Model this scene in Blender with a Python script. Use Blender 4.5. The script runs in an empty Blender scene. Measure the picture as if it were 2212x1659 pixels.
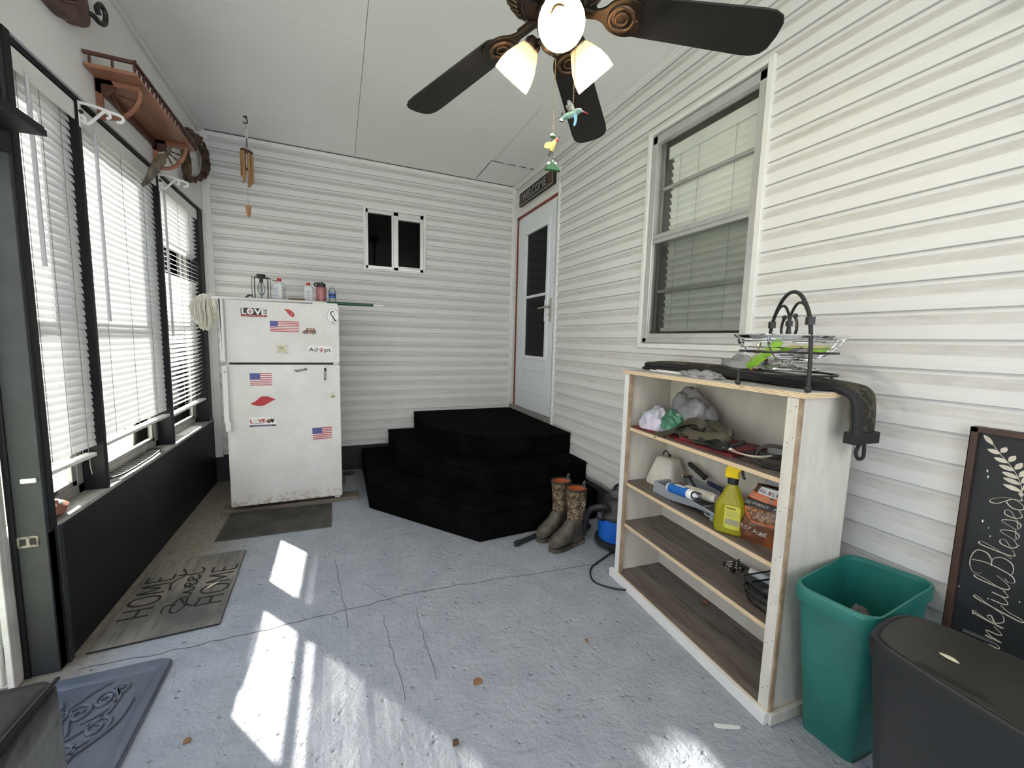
import bpy, bmesh, math, random
from mathutils import Vector, Matrix, Euler, noise as mnoise
random.seed(7)
PI = math.pi
SC = bpy.context.scene
COL = SC.collection
R = math.radians

# ------------------------------------------------------------------ materials
MATS = {}
def newmat(name):
    m = bpy.data.materials.new(name); m.use_nodes = True
    MATS[name] = m
    nt = m.node_tree
    return m, nt, nt.nodes['Principled BSDF'], nt.nodes['Material Output']
def coords(nt):
    return nt.nodes.new('ShaderNodeTexCoord').outputs['Object']
def noise(nt, co, scale, detail=4, rough=.55, stretch=None, dist=0):
    if stretch:
        mp = nt.nodes.new('ShaderNodeMapping'); mp.inputs['Scale'].default_value = stretch
        nt.links.new(co, mp.inputs['Vector']); co = mp.outputs['Vector']
    n = nt.nodes.new('ShaderNodeTexNoise')
    n.inputs['Scale'].default_value = scale; n.inputs['Detail'].default_value = detail
    n.inputs['Roughness'].default_value = rough; n.inputs['Distortion'].default_value = dist
    nt.links.new(co, n.inputs['Vector'])
    return n.outputs['Fac']
def ramp(nt, fac, stops, const=False):
    r = nt.nodes.new('ShaderNodeValToRGB'); e = r.color_ramp.elements
    if const: r.color_ramp.interpolation = 'CONSTANT'
    while len(e) < len(stops): e.new(.5)
    for el, (p, c) in zip(e, stops):
        el.position = p; el.color = (c[0], c[1], c[2], 1) if len(c) == 3 else c
    nt.links.new(fac, r.inputs['Fac'])
    return r.outputs['Color']
def mixc(nt, fac, a, b, mode='MIX'):
    m = nt.nodes.new('ShaderNodeMix'); m.data_type = 'RGBA'; m.blend_type = mode
    for s, v in ((0, fac), (6, a), (7, b)):
        if isinstance(v, (int, float)): m.inputs[s].default_value = v
        elif isinstance(v, tuple): m.inputs[s].default_value = (*v[:3], 1)
        else: nt.links.new(v, m.inputs[s])
    return m.outputs[2]
def bumpn(nt, bsdf, h, strength=.3, dist=.005):
    b = nt.nodes.new('ShaderNodeBump'); b.inputs['Strength'].default_value = strength; b.inputs['Distance'].default_value = dist
    nt.links.new(h, b.inputs['Height']); nt.links.new(b.outputs['Normal'], bsdf.inputs['Normal'])
def mat(name, c, rough=.5, metal=0., var=.06, scale=12, bump=0., bscale=80, bdist=.003, c2=None, lo=.4, hi=.62, stretch=None, spec=.5, coat=0, trans=0):
    m, nt, b, o = newmat(name)
    co = coords(nt)
    f = noise(nt, co, scale, stretch=stretch)
    if c2 is None:
        a = tuple(max(0, x*(1-var)) for x in c); d = tuple(min(1, x*(1+var)) for x in c)
        col = ramp(nt, f, [(.3, a), (.7, d)])
    else:
        col = ramp(nt, f, [(lo, c), (hi, c2)])
    nt.links.new(col, b.inputs['Base Color'])
    b.inputs['Roughness'].default_value = rough; b.inputs['Metallic'].default_value = metal
    b.inputs['Specular IOR Level'].default_value = spec
    if coat: b.inputs['Coat Weight'].default_value = coat
    if trans: b.inputs['Transmission Weight'].default_value = trans
    if bump: bumpn(nt, b, noise(nt, co, bscale, 3), bump, bdist)
    return m
def glassmat(name, tint=(1, 1, 1), refl=.12, rough=.02):
    m, nt, b, o = newmat(name)
    nt.nodes.remove(b)
    t = nt.nodes.new('ShaderNodeBsdfTransparent'); t.inputs['Color'].default_value = (*tint, 1)
    g = nt.nodes.new('ShaderNodeBsdfGlossy'); g.inputs['Roughness'].default_value = rough
    lw = nt.nodes.new('ShaderNodeLayerWeight'); lw.inputs['Blend'].default_value = refl
    x = nt.nodes.new('ShaderNodeMixShader')
    nt.links.new(lw.outputs['Fresnel'], x.inputs['Fac']); nt.links.new(t.outputs[0], x.inputs[1]); nt.links.new(g.outputs[0], x.inputs[2])
    nt.links.new(x.outputs[0], o.inputs['Surface'])
    return m
def translucent(name, c, amount=.5, rough=.5):
    m, nt, b, o = newmat(name)
    f = ramp(nt, noise(nt, coords(nt), 9), [(.3, tuple(x*.96 for x in c)), (.7, c)])
    nt.links.new(f, b.inputs['Base Color']); b.inputs['Roughness'].default_value = rough
    t = nt.nodes.new('ShaderNodeBsdfTranslucent'); nt.links.new(f, t.inputs['Color'])
    x = nt.nodes.new('ShaderNodeMixShader'); x.inputs['Fac'].default_value = amount
    nt.links.new(b.outputs[0], x.inputs[1]); nt.links.new(t.outputs[0], x.inputs[2])
    nt.links.new(x.outputs[0], o.inputs['Surface'])
    return m
def emis(name, c, s):
    m, nt, b, o = newmat(name)
    b.inputs['Base Color'].default_value = (*c, 1)
    b.inputs['Emission Color'].default_value = (*c, 1); b.inputs['Emission Strength'].default_value = s
    return m

# ------------------------------------------------------------------ mesh builder
class MB:
    def __init__(s): s.bm = bmesh.new(); s.mats = []; s.M = Matrix.Identity(4)
    def mi(s, m):
        m = MATS[m] if isinstance(m, str) else m
        if m not in s.mats: s.mats.append(m)
        return s.mats.index(m)
    def v(s, co): return s.bm.verts.new(s.M @ Vector(co))
    def f(s, vs, m, smooth=False):
        try: fc = s.bm.faces.new(vs)
        except ValueError: return
        fc.material_index = s.mi(m); fc.smooth = smooth
        return fc
    def poly(s, cos, m): return s.f([s.v(c) for c in cos], m)
    def box(s, x0, x1, y0, y1, z0, z1, m, M=None):
        if x0 > x1: x0, x1 = x1, x0
        if y0 > y1: y0, y1 = y1, y0
        if z0 > z1: z0, z1 = z1, z0
        k = s.M
        if M is not None: s.M = k @ M
        v = [s.v(c) for c in ((x0,y0,z0),(x1,y0,z0),(x1,y1,z0),(x0,y1,z0),(x0,y0,z1),(x1,y0,z1),(x1,y1,z1),(x0,y1,z1))]
        for q in ((0,3,2,1),(4,5,6,7),(0,1,5,4),(1,2,6,5),(2,3,7,6),(3,0,4,7)): s.f([v[i] for i in q], m)
        s.M = k; return s
    def prism(s, poly, h0, h1, m, M=None, side=None):
        k = s.M
        if M is not None: s.M = k @ M
        a = sum(poly[i][0]*poly[(i+1) % len(poly)][1]-poly[(i+1) % len(poly)][0]*poly[i][1] for i in range(len(poly)))
        if a < 0: poly = poly[::-1]
        b = [s.v((x, y, h0)) for x, y in poly]; t = [s.v((x, y, h1)) for x, y in poly]
        s.f(b[::-1], m); s.f(t, m)
        n = len(poly)
        for i in range(n): s.f([b[i], b[(i+1) % n], t[(i+1) % n], t[i]], side or m)
        s.M = k; return s
    def rings(s, rings, m, caps=True, closed=False, smooth=True, capm=None):
        vs = [[s.v(c) for c in r] for r in rings]
        n = len(vs[0]); L = len(vs)
        for i in range(L if closed else L-1):
            a, b = vs[i], vs[(i+1) % L]
            for j in range(n): s.f([a[j], a[(j+1) % n], b[(j+1) % n], b[j]], m, smooth)
        if caps and not closed:
            s.f(vs[0][::-1], capm or m); s.f(vs[-1], capm or m)
        return s
    def tube(s, pts, r, m, seg=8, caps=True, closed=False, flat=1.):
        pts = [Vector(p) for p in pts]; n = len(pts)
        rr = r if isinstance(r, (list, tuple)) else [r]*n
        up = None; rings = []
        for i, p in enumerate(pts):
            if closed: t = pts[(i+1) % n]-pts[i-1]
            else: t = pts[min(i+1, n-1)]-pts[max(i-1, 0)]
            if t.length < 1e-9: t = Vector((0, 0, 1))
            t.normalize()
            if up is None:
                up = Vector((0, 0, 1)) if abs(t.z) < .9 else Vector((1, 0, 0))
            u = up - t*up.dot(t)
            if u.length < 1e-6: u = t.orthogonal()
            u.normalize(); up = u; w = t.cross(u)
            rings.append([p + (w*math.cos(2*PI*j/seg) + u*math.sin(2*PI*j/seg)*flat)*rr[i] for j in range(seg)])
        return s.rings(rings, m, caps, closed)
    def lathe(s, prof, m, seg=24, M=None, caps=False, sx=1, sy=1):
        k = s.M
        if M is not None: s.M = k @ M
        s.rings([[(max(r, 1e-4)*math.cos(2*PI*j/seg)*sx, max(r, 1e-4)*math.sin(2*PI*j/seg)*sy, z) for j in range(seg)] for r, z in prof], m, caps)
        s.M = k; return s
    def grid(s, fn, nu, nv, m, smooth=True):
        vs = [[s.v(fn(i/nu, j/nv)) for j in range(nv+1)] for i in range(nu+1)]
        for i in range(nu):
            for j in range(nv): s.f([vs[i][j], vs[i+1][j], vs[i+1][j+1], vs[i][j+1]], m, smooth)
        return s
    def ball(s, c, r, m, seg=12, n=8, sc=(1, 1, 1), M=None):
        k = s.M
        s.M = k @ Matrix.Translation(c) @ (M or Matrix.Identity(4)) @ Matrix.Diagonal((*sc, 1))
        s.lathe([(r*math.sin(PI*i/n), -r*math.cos(PI*i/n)) for i in range(n+1)], m, seg, None, False)
        s.M = k; return s
    def text(s, body, size, depth, m, M, width=None, shear=0., bold=0.):
        cu = bpy.data.curves.new('t', 'FONT'); cu.body = body; cu.size = size; cu.extrude = depth/2
        cu.align_x = 'LEFT'; cu.shear = shear; cu.offset = bold; cu.resolution_u = 3
        ob = bpy.data.objects.new('t', cu); COL.objects.link(ob)
        dg = bpy.context.evaluated_depsgraph_get(); me = bpy.data.meshes.new_from_object(ob.evaluated_get(dg))
        bpy.data.objects.remove(ob); bpy.data.curves.remove(cu)
        xs = [v.co.x for v in me.vertices] or [0, 1]; x0, x1 = min(xs), max(xs)
        k = (width/(x1-x0)) if width else 1
        vs = [s.v(M @ Vector(((v.co.x-x0)*k, v.co.y, v.co.z))) for v in me.vertices]
        for p in me.polygons: s.f([vs[i] for i in p.vertices], m)
        bpy.data.meshes.remove(me); return s
    def strokes(s, lines, r, m, M, seg=5, flat=.5):
        k = s.M; s.M = k @ M
        for l in lines: s.tube([(x, y, 0) for x, y in smoothpts(l, 5)], r, m, seg, flat=flat)
        s.M = k; return s
    def build(s, name, parent=None, angle=40, bevel=0, subd=0, inv=None, solid=0, weld=True):
        if inv is not None: s.bm.transform(inv)
        if weld: bmesh.ops.remove_doubles(s.bm, verts=s.bm.verts, dist=1e-6)
        bmesh.ops.recalc_face_normals(s.bm, faces=s.bm.faces) if not getattr(s, 'keepn', False) else None
        me = bpy.data.meshes.new(name); s.bm.to_mesh(me); s.bm.free()
        for m in s.mats: me.materials.append(m)
        if angle:
            for p in me.polygons: p.use_smooth = True
            me.set_sharp_from_angle(angle=R(angle))
        ob = bpy.data.objects.new(name, me); COL.objects.link(ob)
        if parent: ob.parent = parent
        if solid:
            md = ob.modifiers.new('solid', 'SOLIDIFY'); md.thickness = solid; md.offset = 0
        if bevel:
            md = ob.modifiers.new('bevel', 'BEVEL'); md.width = bevel; md.segments = 2; md.limit_method = 'ANGLE'; md.angle_limit = R(50)
        if subd:
            md = ob.modifiers.new('sub', 'SUBSURF'); md.levels = subd; md.render_levels = subd
        return ob
def smoothpts(p, n=6, closed=False):
    p = [Vector(q) if len(q) == 3 else Vector((q[0], q[1], 0)) for q in p]; out = []; N = len(p)
    flat = True
    rng = range(N if closed else N-1)
    for i in rng:
        a, b, c, d = (p[(i-1) % N], p[i], p[(i+1) % N], p[(i+2) % N]) if closed else (p[max(i-1, 0)], p[i], p[i+1], p[min(i+2, N-1)])
        for j in range(n):
            t = j/n
            out.append(.5*((2*b)+(c-a)*t+(2*a-5*b+4*c-d)*t*t+(3*b-a-3*c+d)*t**3))
    if not closed: out.append(p[-1])
    return out if len(p[0]) == 3 and any(q.z for q in out) else [Vector((q.x, q.y)) for q in out]
def sm3(p, n=6, closed=False):
    return [Vector((q[0], q[1], q[2] if len(q) > 2 else 0)) for q in smoothpts(p, n, closed)]

def tag(o, label, cat, group=None, kind=None):
    o['label'] = label; o['category'] = cat
    if group: o['group'] = group
    if kind: o['kind'] = kind
    return o
class Thing:
    def __init__(s, name, label, cat, loc=(0, 0, 0), rz=0, group=None, M=None):
        s.o = bpy.data.objects.new(name, None); COL.objects.link(s.o); s.o.empty_display_size = .05
        s.M = (M @ Matrix.Translation(loc) @ Matrix.Rotation(rz, 4, 'Z')) if M is not None else Matrix.Translation(loc) @ Matrix.Rotation(rz, 4, 'Z')
        s.o.matrix_world = s.M
        s.inv = s.M.inverted()
        if label: tag(s.o, label, cat, group)
    def part(s, name, mb, world=False, **k):
        return mb.build(name, s.o, inv=s.inv if world else None, **k)
    def sub(s, parent, name, mb, world=False, **k):
        return mb.build(name, parent, inv=s.inv if world else None, **k)
def single(name, mb, label, cat, loc=None, group=None, M=None, **k):
    # a thing that is one mesh; verts given in world coords unless M (its local frame) is given
    T = M if M is not None else Matrix.Translation(loc or (0, 0, 0))
    o = mb.build(name, None, inv=None if M is not None else T.inverted(), **k)
    o.matrix_world = T
    return tag(o, label, cat, group)
def struct(name, mb, parent=None, **k):
    o = mb.build(name, parent, **k)
    if not parent: o['kind'] = 'structure'
    return o
def copy_tree(o, parent=None):
    c = o.copy(); COL.objects.link(c)
    if parent: c.parent = parent
    for ch in list(o.children): copy_tree(ch, c)
    return c
def Rx(a): return Matrix.Rotation(a, 4, 'X')
def Ry(a): return Matrix.Rotation(a, 4, 'Y')
def Rz(a): return Matrix.Rotation(a, 4, 'Z')
def Tr(*p): return Matrix.Translation(p)
def frame(o, x, y, z):
    return Matrix(((x[0], y[0], z[0], o[0]), (x[1], y[1], z[1], o[1]), (x[2], y[2], z[2], o[2]), (0, 0, 0, 1)))
def rrect(x0, x1, y0, y1, r, n=4):
    out = []
    for cx, cy, a in ((x1-r, y1-r, 0), (x0+r, y1-r, 90), (x0+r, y0+r, 180), (x1-r, y0+r, 270)):
        for i in range(n+1):
            t = R(a+90*i/n); out.append((cx+r*math.cos(t), cy+r*math.sin(t)))
    return out

XL, XR, YB, ZC = -1.058, 1.869, 4.4185, 3.094

# ------------------------------------------------------------------ palette
def siding_mat():
    m, nt, b, o = newmat('vinyl_siding')
    co = coords(nt)
    grain = noise(nt, co, 3.2, 6, .65, (1, 1, 14))
    col = ramp(nt, grain, [(.3, (.69, .685, .68)), (.7, (.74, .735, .73))])
    # grime lodged in the hollow of each course (z within the course = slot 2 of the mesh)
    nt.links.new(col, b.inputs['Base Color'])
    b.inputs['Roughness'].default_value = .5
    bumpn(nt, b, noise(nt, co, 40, 3, .6, (.25, .25, 3)), .08, .002)
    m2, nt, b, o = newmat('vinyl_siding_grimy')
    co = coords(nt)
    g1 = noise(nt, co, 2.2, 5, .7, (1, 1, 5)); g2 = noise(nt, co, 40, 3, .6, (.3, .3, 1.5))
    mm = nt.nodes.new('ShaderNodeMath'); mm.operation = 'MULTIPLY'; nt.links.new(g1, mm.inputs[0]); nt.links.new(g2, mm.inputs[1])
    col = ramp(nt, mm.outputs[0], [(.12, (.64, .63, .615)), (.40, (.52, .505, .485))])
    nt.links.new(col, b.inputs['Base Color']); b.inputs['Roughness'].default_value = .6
siding_mat()
def floor_mat():
    m, nt, b, o = newmat('painted_concrete')
    co = coords(nt)
    big = noise(nt, co, 1.3, 5, .6); fine = noise(nt, co, 26, 6, .7); mid = noise(nt, co, 6, 4, .6)
    paint = ramp(nt, mid, [(.3, (.315, .34, .385)), (.7, (.40, .425, .47))])
    bare = ramp(nt, fine, [(.3, (.16, .135, .105)), (.7, (.33, .295, .25))])
    sx = nt.nodes.new('ShaderNodeSeparateXYZ'); nt.links.new(co, sx.inputs[0])
    # bare, unpainted strip along the window wall and behind the fridge
    def math1(op, a, c):
        n = nt.nodes.new('ShaderNodeMath'); n.operation = op
        for i, v in enumerate((a, c)):
            if isinstance(v, (int, float)): n.inputs[i].default_value = v
            else: nt.links.new(v, n.inputs[i])
        return n.outputs[0]
    yy = math1('MULTIPLY', sx.outputs['Y'], .30)
    t = math1('SUBTRACT', yy, sx.outputs['X'])          # larger towards back-left
    t = math1('ADD', t, math1('MULTIPLY', big, .5))
    mk = ramp(nt, t, [(.0, (0, 0, 0)), (1, (1, 1, 1))])
    r = nt.nodes.new('ShaderNodeMapRange'); r.inputs[1].default_value = 1.72; r.inputs[2].default_value = 2.0
    nt.links.new(t, r.inputs[0])
    col = mixc(nt, r.outputs[0], paint, bare)
    spots = ramp(nt, noise(nt, co, 9, 5, .75), [(.70, (0, 0, 0)), (.76, (1, 1, 1))])
    s2 = ramp(nt, noise(nt, co, 2.1, 2, .5), [(.5, (0, 0, 0)), (.62, (1, 1, 1))])
    sm = mixc(nt, 1., spots, s2, 'MULTIPLY')
    col = mixc(nt, sm, col, (.36, .26, .19))
    dark = ramp(nt, noise(nt, co, 45, 2, .5), [(.22, (1, 1, 1)), (.27, (0, 0, 0))])
    col = mixc(nt, dark, col, (.05, .045, .04))
    nt.links.new(col, b.inputs['Base Color'])
    b.inputs['Roughness'].default_value = .55
    h1 = noise(nt, co, 34, 5, .7); h2 = noise(nt, co, 9, 3, .6)
    vo = nt.nodes.new('ShaderNodeTexVoronoi'); vo.inputs['Scale'].default_value = 26; nt.links.new(co, vo.inputs['Vector'])
    pit = ramp(nt, vo.outputs['Distance'], [(.0, (0, 0, 0)), (.28, (1, 1, 1))])
    pm = ramp(nt, noise(nt, co, 14, 2), [(.5, (1, 1, 1)), (.6, (0, 0, 0))])
    pits = mixc(nt, pm, pit, (1, 1, 1))
    h = mixc(nt, .45, h1, pits); h = mixc(nt, .3, h, h2)
    bumpn(nt, b, h, 1., .035)
floor_mat()
def ceil_mat():
    m, nt, b, o = newmat('ceiling_board')
    co = coords(nt)
    col = ramp(nt, noise(nt, co, 1.1, 5, .6), [(.3, (.78, .775, .77)), (.7, (.83, .825, .82))])
    nt.links.new(col, b.inputs['Base Color']); b.inputs['Roughness'].default_value = .75
    bumpn(nt, b, mixc(nt, .5, noise(nt, co, 220, 3), noise(nt, co, 3, 3)), .25, .004)
ceil_mat()
mat('seam', (.30, .30, .29), .8)
mat('white_drywall', (.74, .735, .725), .8, var=.04, scale=2, bump=.15, bscale=160)
mat('white_vinyl', (.76, .755, .74), .42, var=.03)
mat('dark_paint', (.0075, .0088, .0105), .5, var=.3, scale=5, bump=.25, bscale=30, bdist=.004, spec=.25)
mat('dark_paint_worn', (.014, .016, .019), .5, c2=(.022, .025, .028), scale=8, bump=.3, bscale=40)
mat('sill_paint', (.22, .22, .21), .6, c2=(.40, .39, .37), scale=14, stretch=(1, .3, 1))
mat('aluminium', (.62, .62, .61), .38, .65, var=.06)
mat('aluminium_dull', (.36, .35, .33), .5, .4, var=.12)
mat('black_rubber', (.018, .018, .02), .6)
mat('foundation', (.035, .037, .04), .9, var=.3, scale=8, bump=.6, bscale=60, bdist=.006)
mat('red_trim', (.20, .032, .022), .5, var=.15)
mat('door_white', (.74, .765, .82), .35, var=.02)
glassmat('pane', (.95, .955, .95), .06)
glassmat('pane_dark', (.35, .36, .36), .18)
glassmat('pane_screen', (.78, .79, .78), .14)
glassmat('clear_plastic', (.90, .94, .97), .16, .05)
mat('room_dark', (.012, .013, .012), .8)
mat('room_grey', (.10, .105, .105), .8)
mat('room_white', (.62, .62, .60), .7)
translucent('blind_white', (.78, .78, .80), .09)
mat('blind_inside', (.80, .81, .79), .6, var=.05)
mat('wand', (.55, .56, .58), .3)
mat('brushed_nickel', (.45, .43, .40), .32, .9)
mat('chrome', (.78, .78, .78), .12, 1.)
mat('black_iron', (.014, .014, .015), .45)
mat('fridge_white', (.70, .70, .685), .33, var=.03, scale=3)
def fridge_mat():
    m, nt, b, o = newmat('fridge_enamel')
    co = coords(nt)
    base = ramp(nt, noise(nt, co, 2.4, 5, .7), [(.35, (.73, .73, .715)), (.72, (.60, .59, .565))])
    vo = nt.nodes.new('ShaderNodeTexVoronoi'); vo.inputs['Scale'].default_value = 34; nt.links.new(co, vo.inputs['Vector'])
    sp = ramp(nt, vo.outputs['Distance'], [(.05, (1, 1, 1)), (.11, (0, 0, 0))])
    md = ramp(nt, noise(nt, co, 7, 3), [(.44, (0, 0, 0)), (.56, (1, 1, 1))])
    s = mixc(nt, 1., sp, md, 'MULTIPLY')
    col = mixc(nt, s, base, (.22, .16, .11))
    # rust bloom along the bottom edge of the lower door
    sx = nt.nodes.new('ShaderNodeSeparateXYZ'); nt.links.new(co, sx.inputs[0])
    rr = nt.nodes.new('ShaderNodeMapRange'); rr.inputs[1].default_value = .16; rr.inputs[2].default_value = .05
    nt.links.new(sx.outputs['Z'], rr.inputs[0])
    rn = ramp(nt, noise(nt, co, 30, 4, .7), [(.47, (0, 0, 0)), (.62, (1, 1, 1))])
    col = mixc(nt, mixc(nt, 1., rr.outputs[0], rn, 'MULTIPLY'), col, (.36, .22, .10))
    nt.links.new(col, b.inputs['Base Color']); b.inputs['Roughness'].default_value = .34
    bumpn(nt, b, noise(nt, co, 180, 2), .08, .002)
fridge_mat()
mat('gasket', (.07, .07, .07), .7)
mat('carpet_black', (.0022, .0022, .0022), 1., c2=(.006, .0058, .0056), scale=6, bump=1., bscale=420, bdist=.006, spec=.05)
mat('mat_rubber', (.040, .039, .035), .8, c2=(.085, .08, .07), scale=5)
mat('rubber_blue_grey', (.085, .10, .135), .42, var=.15, scale=6, bump=.2, bscale=200, bdist=.001)
def homemat():
    m, nt, b, o = newmat('home_mat')
    co = coords(nt)
    c = ramp(nt, noise(nt, co, 2.2, 4), [(.38, (.27, .245, .205)), (.62, (.10, .10, .095))])
    c = mixc(nt, ramp(nt, noise(nt, co, 60, 3, .6, (1, .1, 1)), [(.45, (0, 0, 0)), (.8, (1, 1, 1))]), c, (.08, .075, .07))
    nt.links.new(c, b.inputs['Base Color']); b.inputs['Roughness'].default_value = .85
    bumpn(nt, b, noise(nt, co, 160, 3), .4, .004)
homemat()
mat('letter_black', (.008, .008, .008), .6)
mat('ply_face', (.60, .575, .52), .6, c2=(.67, .64, .58), scale=7, stretch=(3, 3, 1), bump=.12, bscale=90)
mat('ply_in', (.60, .565, .50), .65, c2=(.66, .63, .57), scale=5, stretch=(3, 3, 1))
def plyedge():
    m, nt, b, o = newmat('ply_edge')
    co = coords(nt)
    w = nt.nodes.new('ShaderNodeTexWave'); w.bands_direction = 'Z'; w.inputs['Scale'].default_value = 60; w.inputs['Distortion'].default_value = 1.2
    nt.links.new(co, w.inputs['Vector'])
    c = ramp(nt, w.outputs['Fac'], [(.25, (.50, .33, .18)), (.6, (.80, .66, .46))])
    nt.links.new(c, b.inputs['Base Color']); b.inputs['Roughness'].default_value = .6
plyedge()
mat('ply_edge_side', (.28, .20, .13), .7, c2=(.42, .32, .21), scale=20)
def plank():
    m, nt, b, o = newmat('grey_plank')
    co = coords(nt)
    f = noise(nt, co, 9, 7, .7, (.35, 6, 1), 1.2)
    c = ramp(nt, f, [(.3, (.055, .045, .038)), (.5, (.16, .14, .122)), (.75, (.27, .25, .23))])
    big = ramp(nt, noise(nt, co, 2.5, 2, .5, (.5, 3, 1)), [(.3, (.65, .6, .55)), (.7, (1, 1, 1))])
    c = mixc(nt, 1., c, big, 'MULTIPLY')
    nt.links.new(c, b.inputs['Base Color']); b.inputs['Roughness'].default_value = .45
plank()
def liner():
    m, nt, b, o = newmat('liner_mesh')
    co = coords(nt)
    ch = nt.nodes.new('ShaderNodeTexChecker'); ch.inputs['Scale'].default_value = 130; nt.links.new(co, ch.inputs['Vector'])
    c = ramp(nt, ch.outputs['Fac'], [(.4, (.50, .49, .47)), (.6, (.30, .30, .29))])
    nt.links.new(c, b.inputs['Base Color']); b.inputs['Roughness'].default_value = .8
liner()
mat('white_wood', (.78, .775, .76), .45, var=.03)
mat('can_green', (.016, .150, .125), .42, c2=(.022, .185, .155), scale=5, bump=.08, bscale=200)
mat('bin_black', (.008, .0095, .0115), .5, c2=(.011, .0125, .0145), scale=6, bump=.15, bscale=300, bdist=.001)
mat('bin_lid', (.022, .020, .0165), .45, c2=(.036, .033, .027), scale=3, bump=.15, bscale=300, bdist=.001)
mat('cloth_grey', (.10, .09, .09), .9, c2=(.26, .24, .24), scale=14, bump=.5, bscale=60)
mat('sign_frame', (.055, .026, .016), .5, var=.3, scale=8)
mat('chalk_black', (.009, .0105, .013), .55, c2=(.018, .020, .025), scale=4)
mat('cream_ink', (.60, .55, .46), .7, var=.12, scale=30)
def camo(name, cols, scale):
    m, nt, b, o = newmat(name)
    co = coords(nt)
    f = noise(nt, co, scale, 3, .6, None, 1.5)
    st = [(i*.9/len(cols)*.55+.27, c) for i, c in enumerate(cols)]; st[0] = (0, cols[0])
    nt.links.new(ramp(nt, f, st, True), b.inputs['Base Color']); b.inputs['Roughness'].default_value = .9
    bumpn(nt, b, noise(nt, co, 200, 2), .3, .002)
camo('camo_cloth', [(.010, .010, .008), (.022, .019, .012), (.065, .056, .033), (.016, .015, .010), (.10, .085, .05)], 9)
camo('camo_boot', [(.012, .008, .005), (.09, .055, .025), (.035, .022, .012), (.26, .20, .12), (.06, .035, .02), (.34, .29, .20)], 30)
mat('black_nylon', (.008, .008, .009), .7, var=.3, bump=.4, bscale=120)
mat('boot_rubber', (.042, .036, .028), .8, c2=(.11, .095, .072), scale=10, bump=.3, bscale=40)
mat('boot_orange', (.55, .13, .035), .7)
mat('boot_collar', (.035, .022, .014), .7)
mat('vac_blue', (.012, .14, .62), .35)
mat('vac_black', (.016, .017, .019), .45)
mat('vac_grey', (.10, .105, .11), .45)
mat('bag_grey', (.20, .20, .215), .35, c2=(.33, .33, .345), scale=5, bump=.6, bscale=22, bdist=.012)
mat('bag_white', (.40, .46, .55), .3, c2=(.56, .50, .62), scale=6, bump=.6, bscale=22, bdist=.01)
mat('bag_green', (.03, .13, .075), .35, c2=(.07, .22, .14), scale=9, bump=.6, bscale=25, bdist=.01)
mat('olive_web', (.035, .033, .020), .8, c2=(.075, .07, .045), scale=9, bump=.3, bscale=160)
mat('binder_red', (.16, .018, .022), .5, var=.12)
mat('paper', (.72, .72, .70), .7)
mat('beige_cable', (.50, .42, .34), .5)
mat('float_cream', (.64, .62, .55), .6, c2=(.56, .53, .46), scale=12)
mat('tray_grey', (.30, .33, .37), .38)
mat('tray_dark', (.05, .055, .06), .5)
mat('label_blue', (.012, .13, .50), .4)
mat('navy', (.012, .018, .07), .4)
mat('red_plastic', (.42, .015, .022), .4)
mat('spray_yellow', (.80, .58, .01), .3)
def liquid():
    m, nt, b, o = newmat('yellow_liquid')
    c = ramp(nt, noise(nt, coords(nt), 8), [(.3, (.55, .52, .02)), (.7, (.70, .68, .05))])
    nt.links.new(c, b.inputs['Base Color']); b.inputs['Roughness'].default_value = .08; b.inputs['Coat Weight'].default_value = .6
    t = nt.nodes.new('ShaderNodeBsdfTranslucent'); nt.links.new(c, t.inputs['Color'])
    tr = nt.nodes.new('ShaderNodeBsdfTransparent'); tr.inputs['Color'].default_value = (.95, .92, .25, 1)
    x = nt.nodes.new('ShaderNodeMixShader'); x.inputs[0].default_value = .45
    nt.links.new(b.outputs[0], x.inputs[1]); nt.links.new(t.outputs[0], x.inputs[2])
    y = nt.nodes.new('ShaderNodeMixShader'); y.inputs[0].default_value = .35
    nt.links.new(x.outputs[0], y.inputs[1]); nt.links.new(tr.outputs[0], y.inputs[2]); nt.links.new(y.outputs[0], o.inputs['Surface'])
liquid()
mat('label_yellow', (.50, .47, .06), .5, var=.1, scale=30)
mat('label_grey', (.30, .29, .18), .5)
def pelletmat():
    m, nt, b, o = newmat('pellet_brown')
    co = coords(nt)
    vo = nt.nodes.new('ShaderNodeTexVoronoi'); vo.inputs['Scale'].default_value = 90; nt.links.new(co, vo.inputs['Vector'])
    c = ramp(nt, vo.outputs['Distance'], [(.1, (.40, .22, .09)), (.6, (.10, .04, .015))])
    nt.links.new(c, b.inputs['Base Color']); b.inputs['Roughness'].default_value = .25
    m, nt, b, o = newmat('pellet_pack')
    co = coords(nt)
    c = ramp(nt, noise(nt, co, 6, 5, .7), [(.35, (.055, .02, .01)), (.55, (.16, .055, .025)), (.72, (.42, .13, .03))])
    nt.links.new(c, b.inputs['Base Color']); b.inputs['Roughness'].default_value = .22
    bumpn(nt, b, noise(nt, co, 24, 3), .3, .01)
pelletmat()
mat('label_orange', (.72, .16, .045), .4)
mat('white_print', (.80, .80, .78), .5)
mat('black_print', (.012, .012, .013), .5)
mat('dead_leaf', (.25, .13, .07), .8, var=.25)
mat('pale_leaf', (.62, .58, .44), .8)
mat('lime_pack', (.27, .52, .045), .4, var=.15)
mat('siding_lip_shade_dirt', (.44, .435, .44), .8)  # lip strip coloured dark for the shadow line under each course, plus dirt
mat('pack_mixed', (.06, .06, .10), .3, c2=(.42, .36, .38), scale=30)
mat('wood_reddish', (.20, .078, .040), .42, c2=(.36, .165, .095), scale=4, stretch=(1, .25, 3))
mat('wood_reddish_dark', (.085, .030, .018), .45, var=.2, scale=8)
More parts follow.
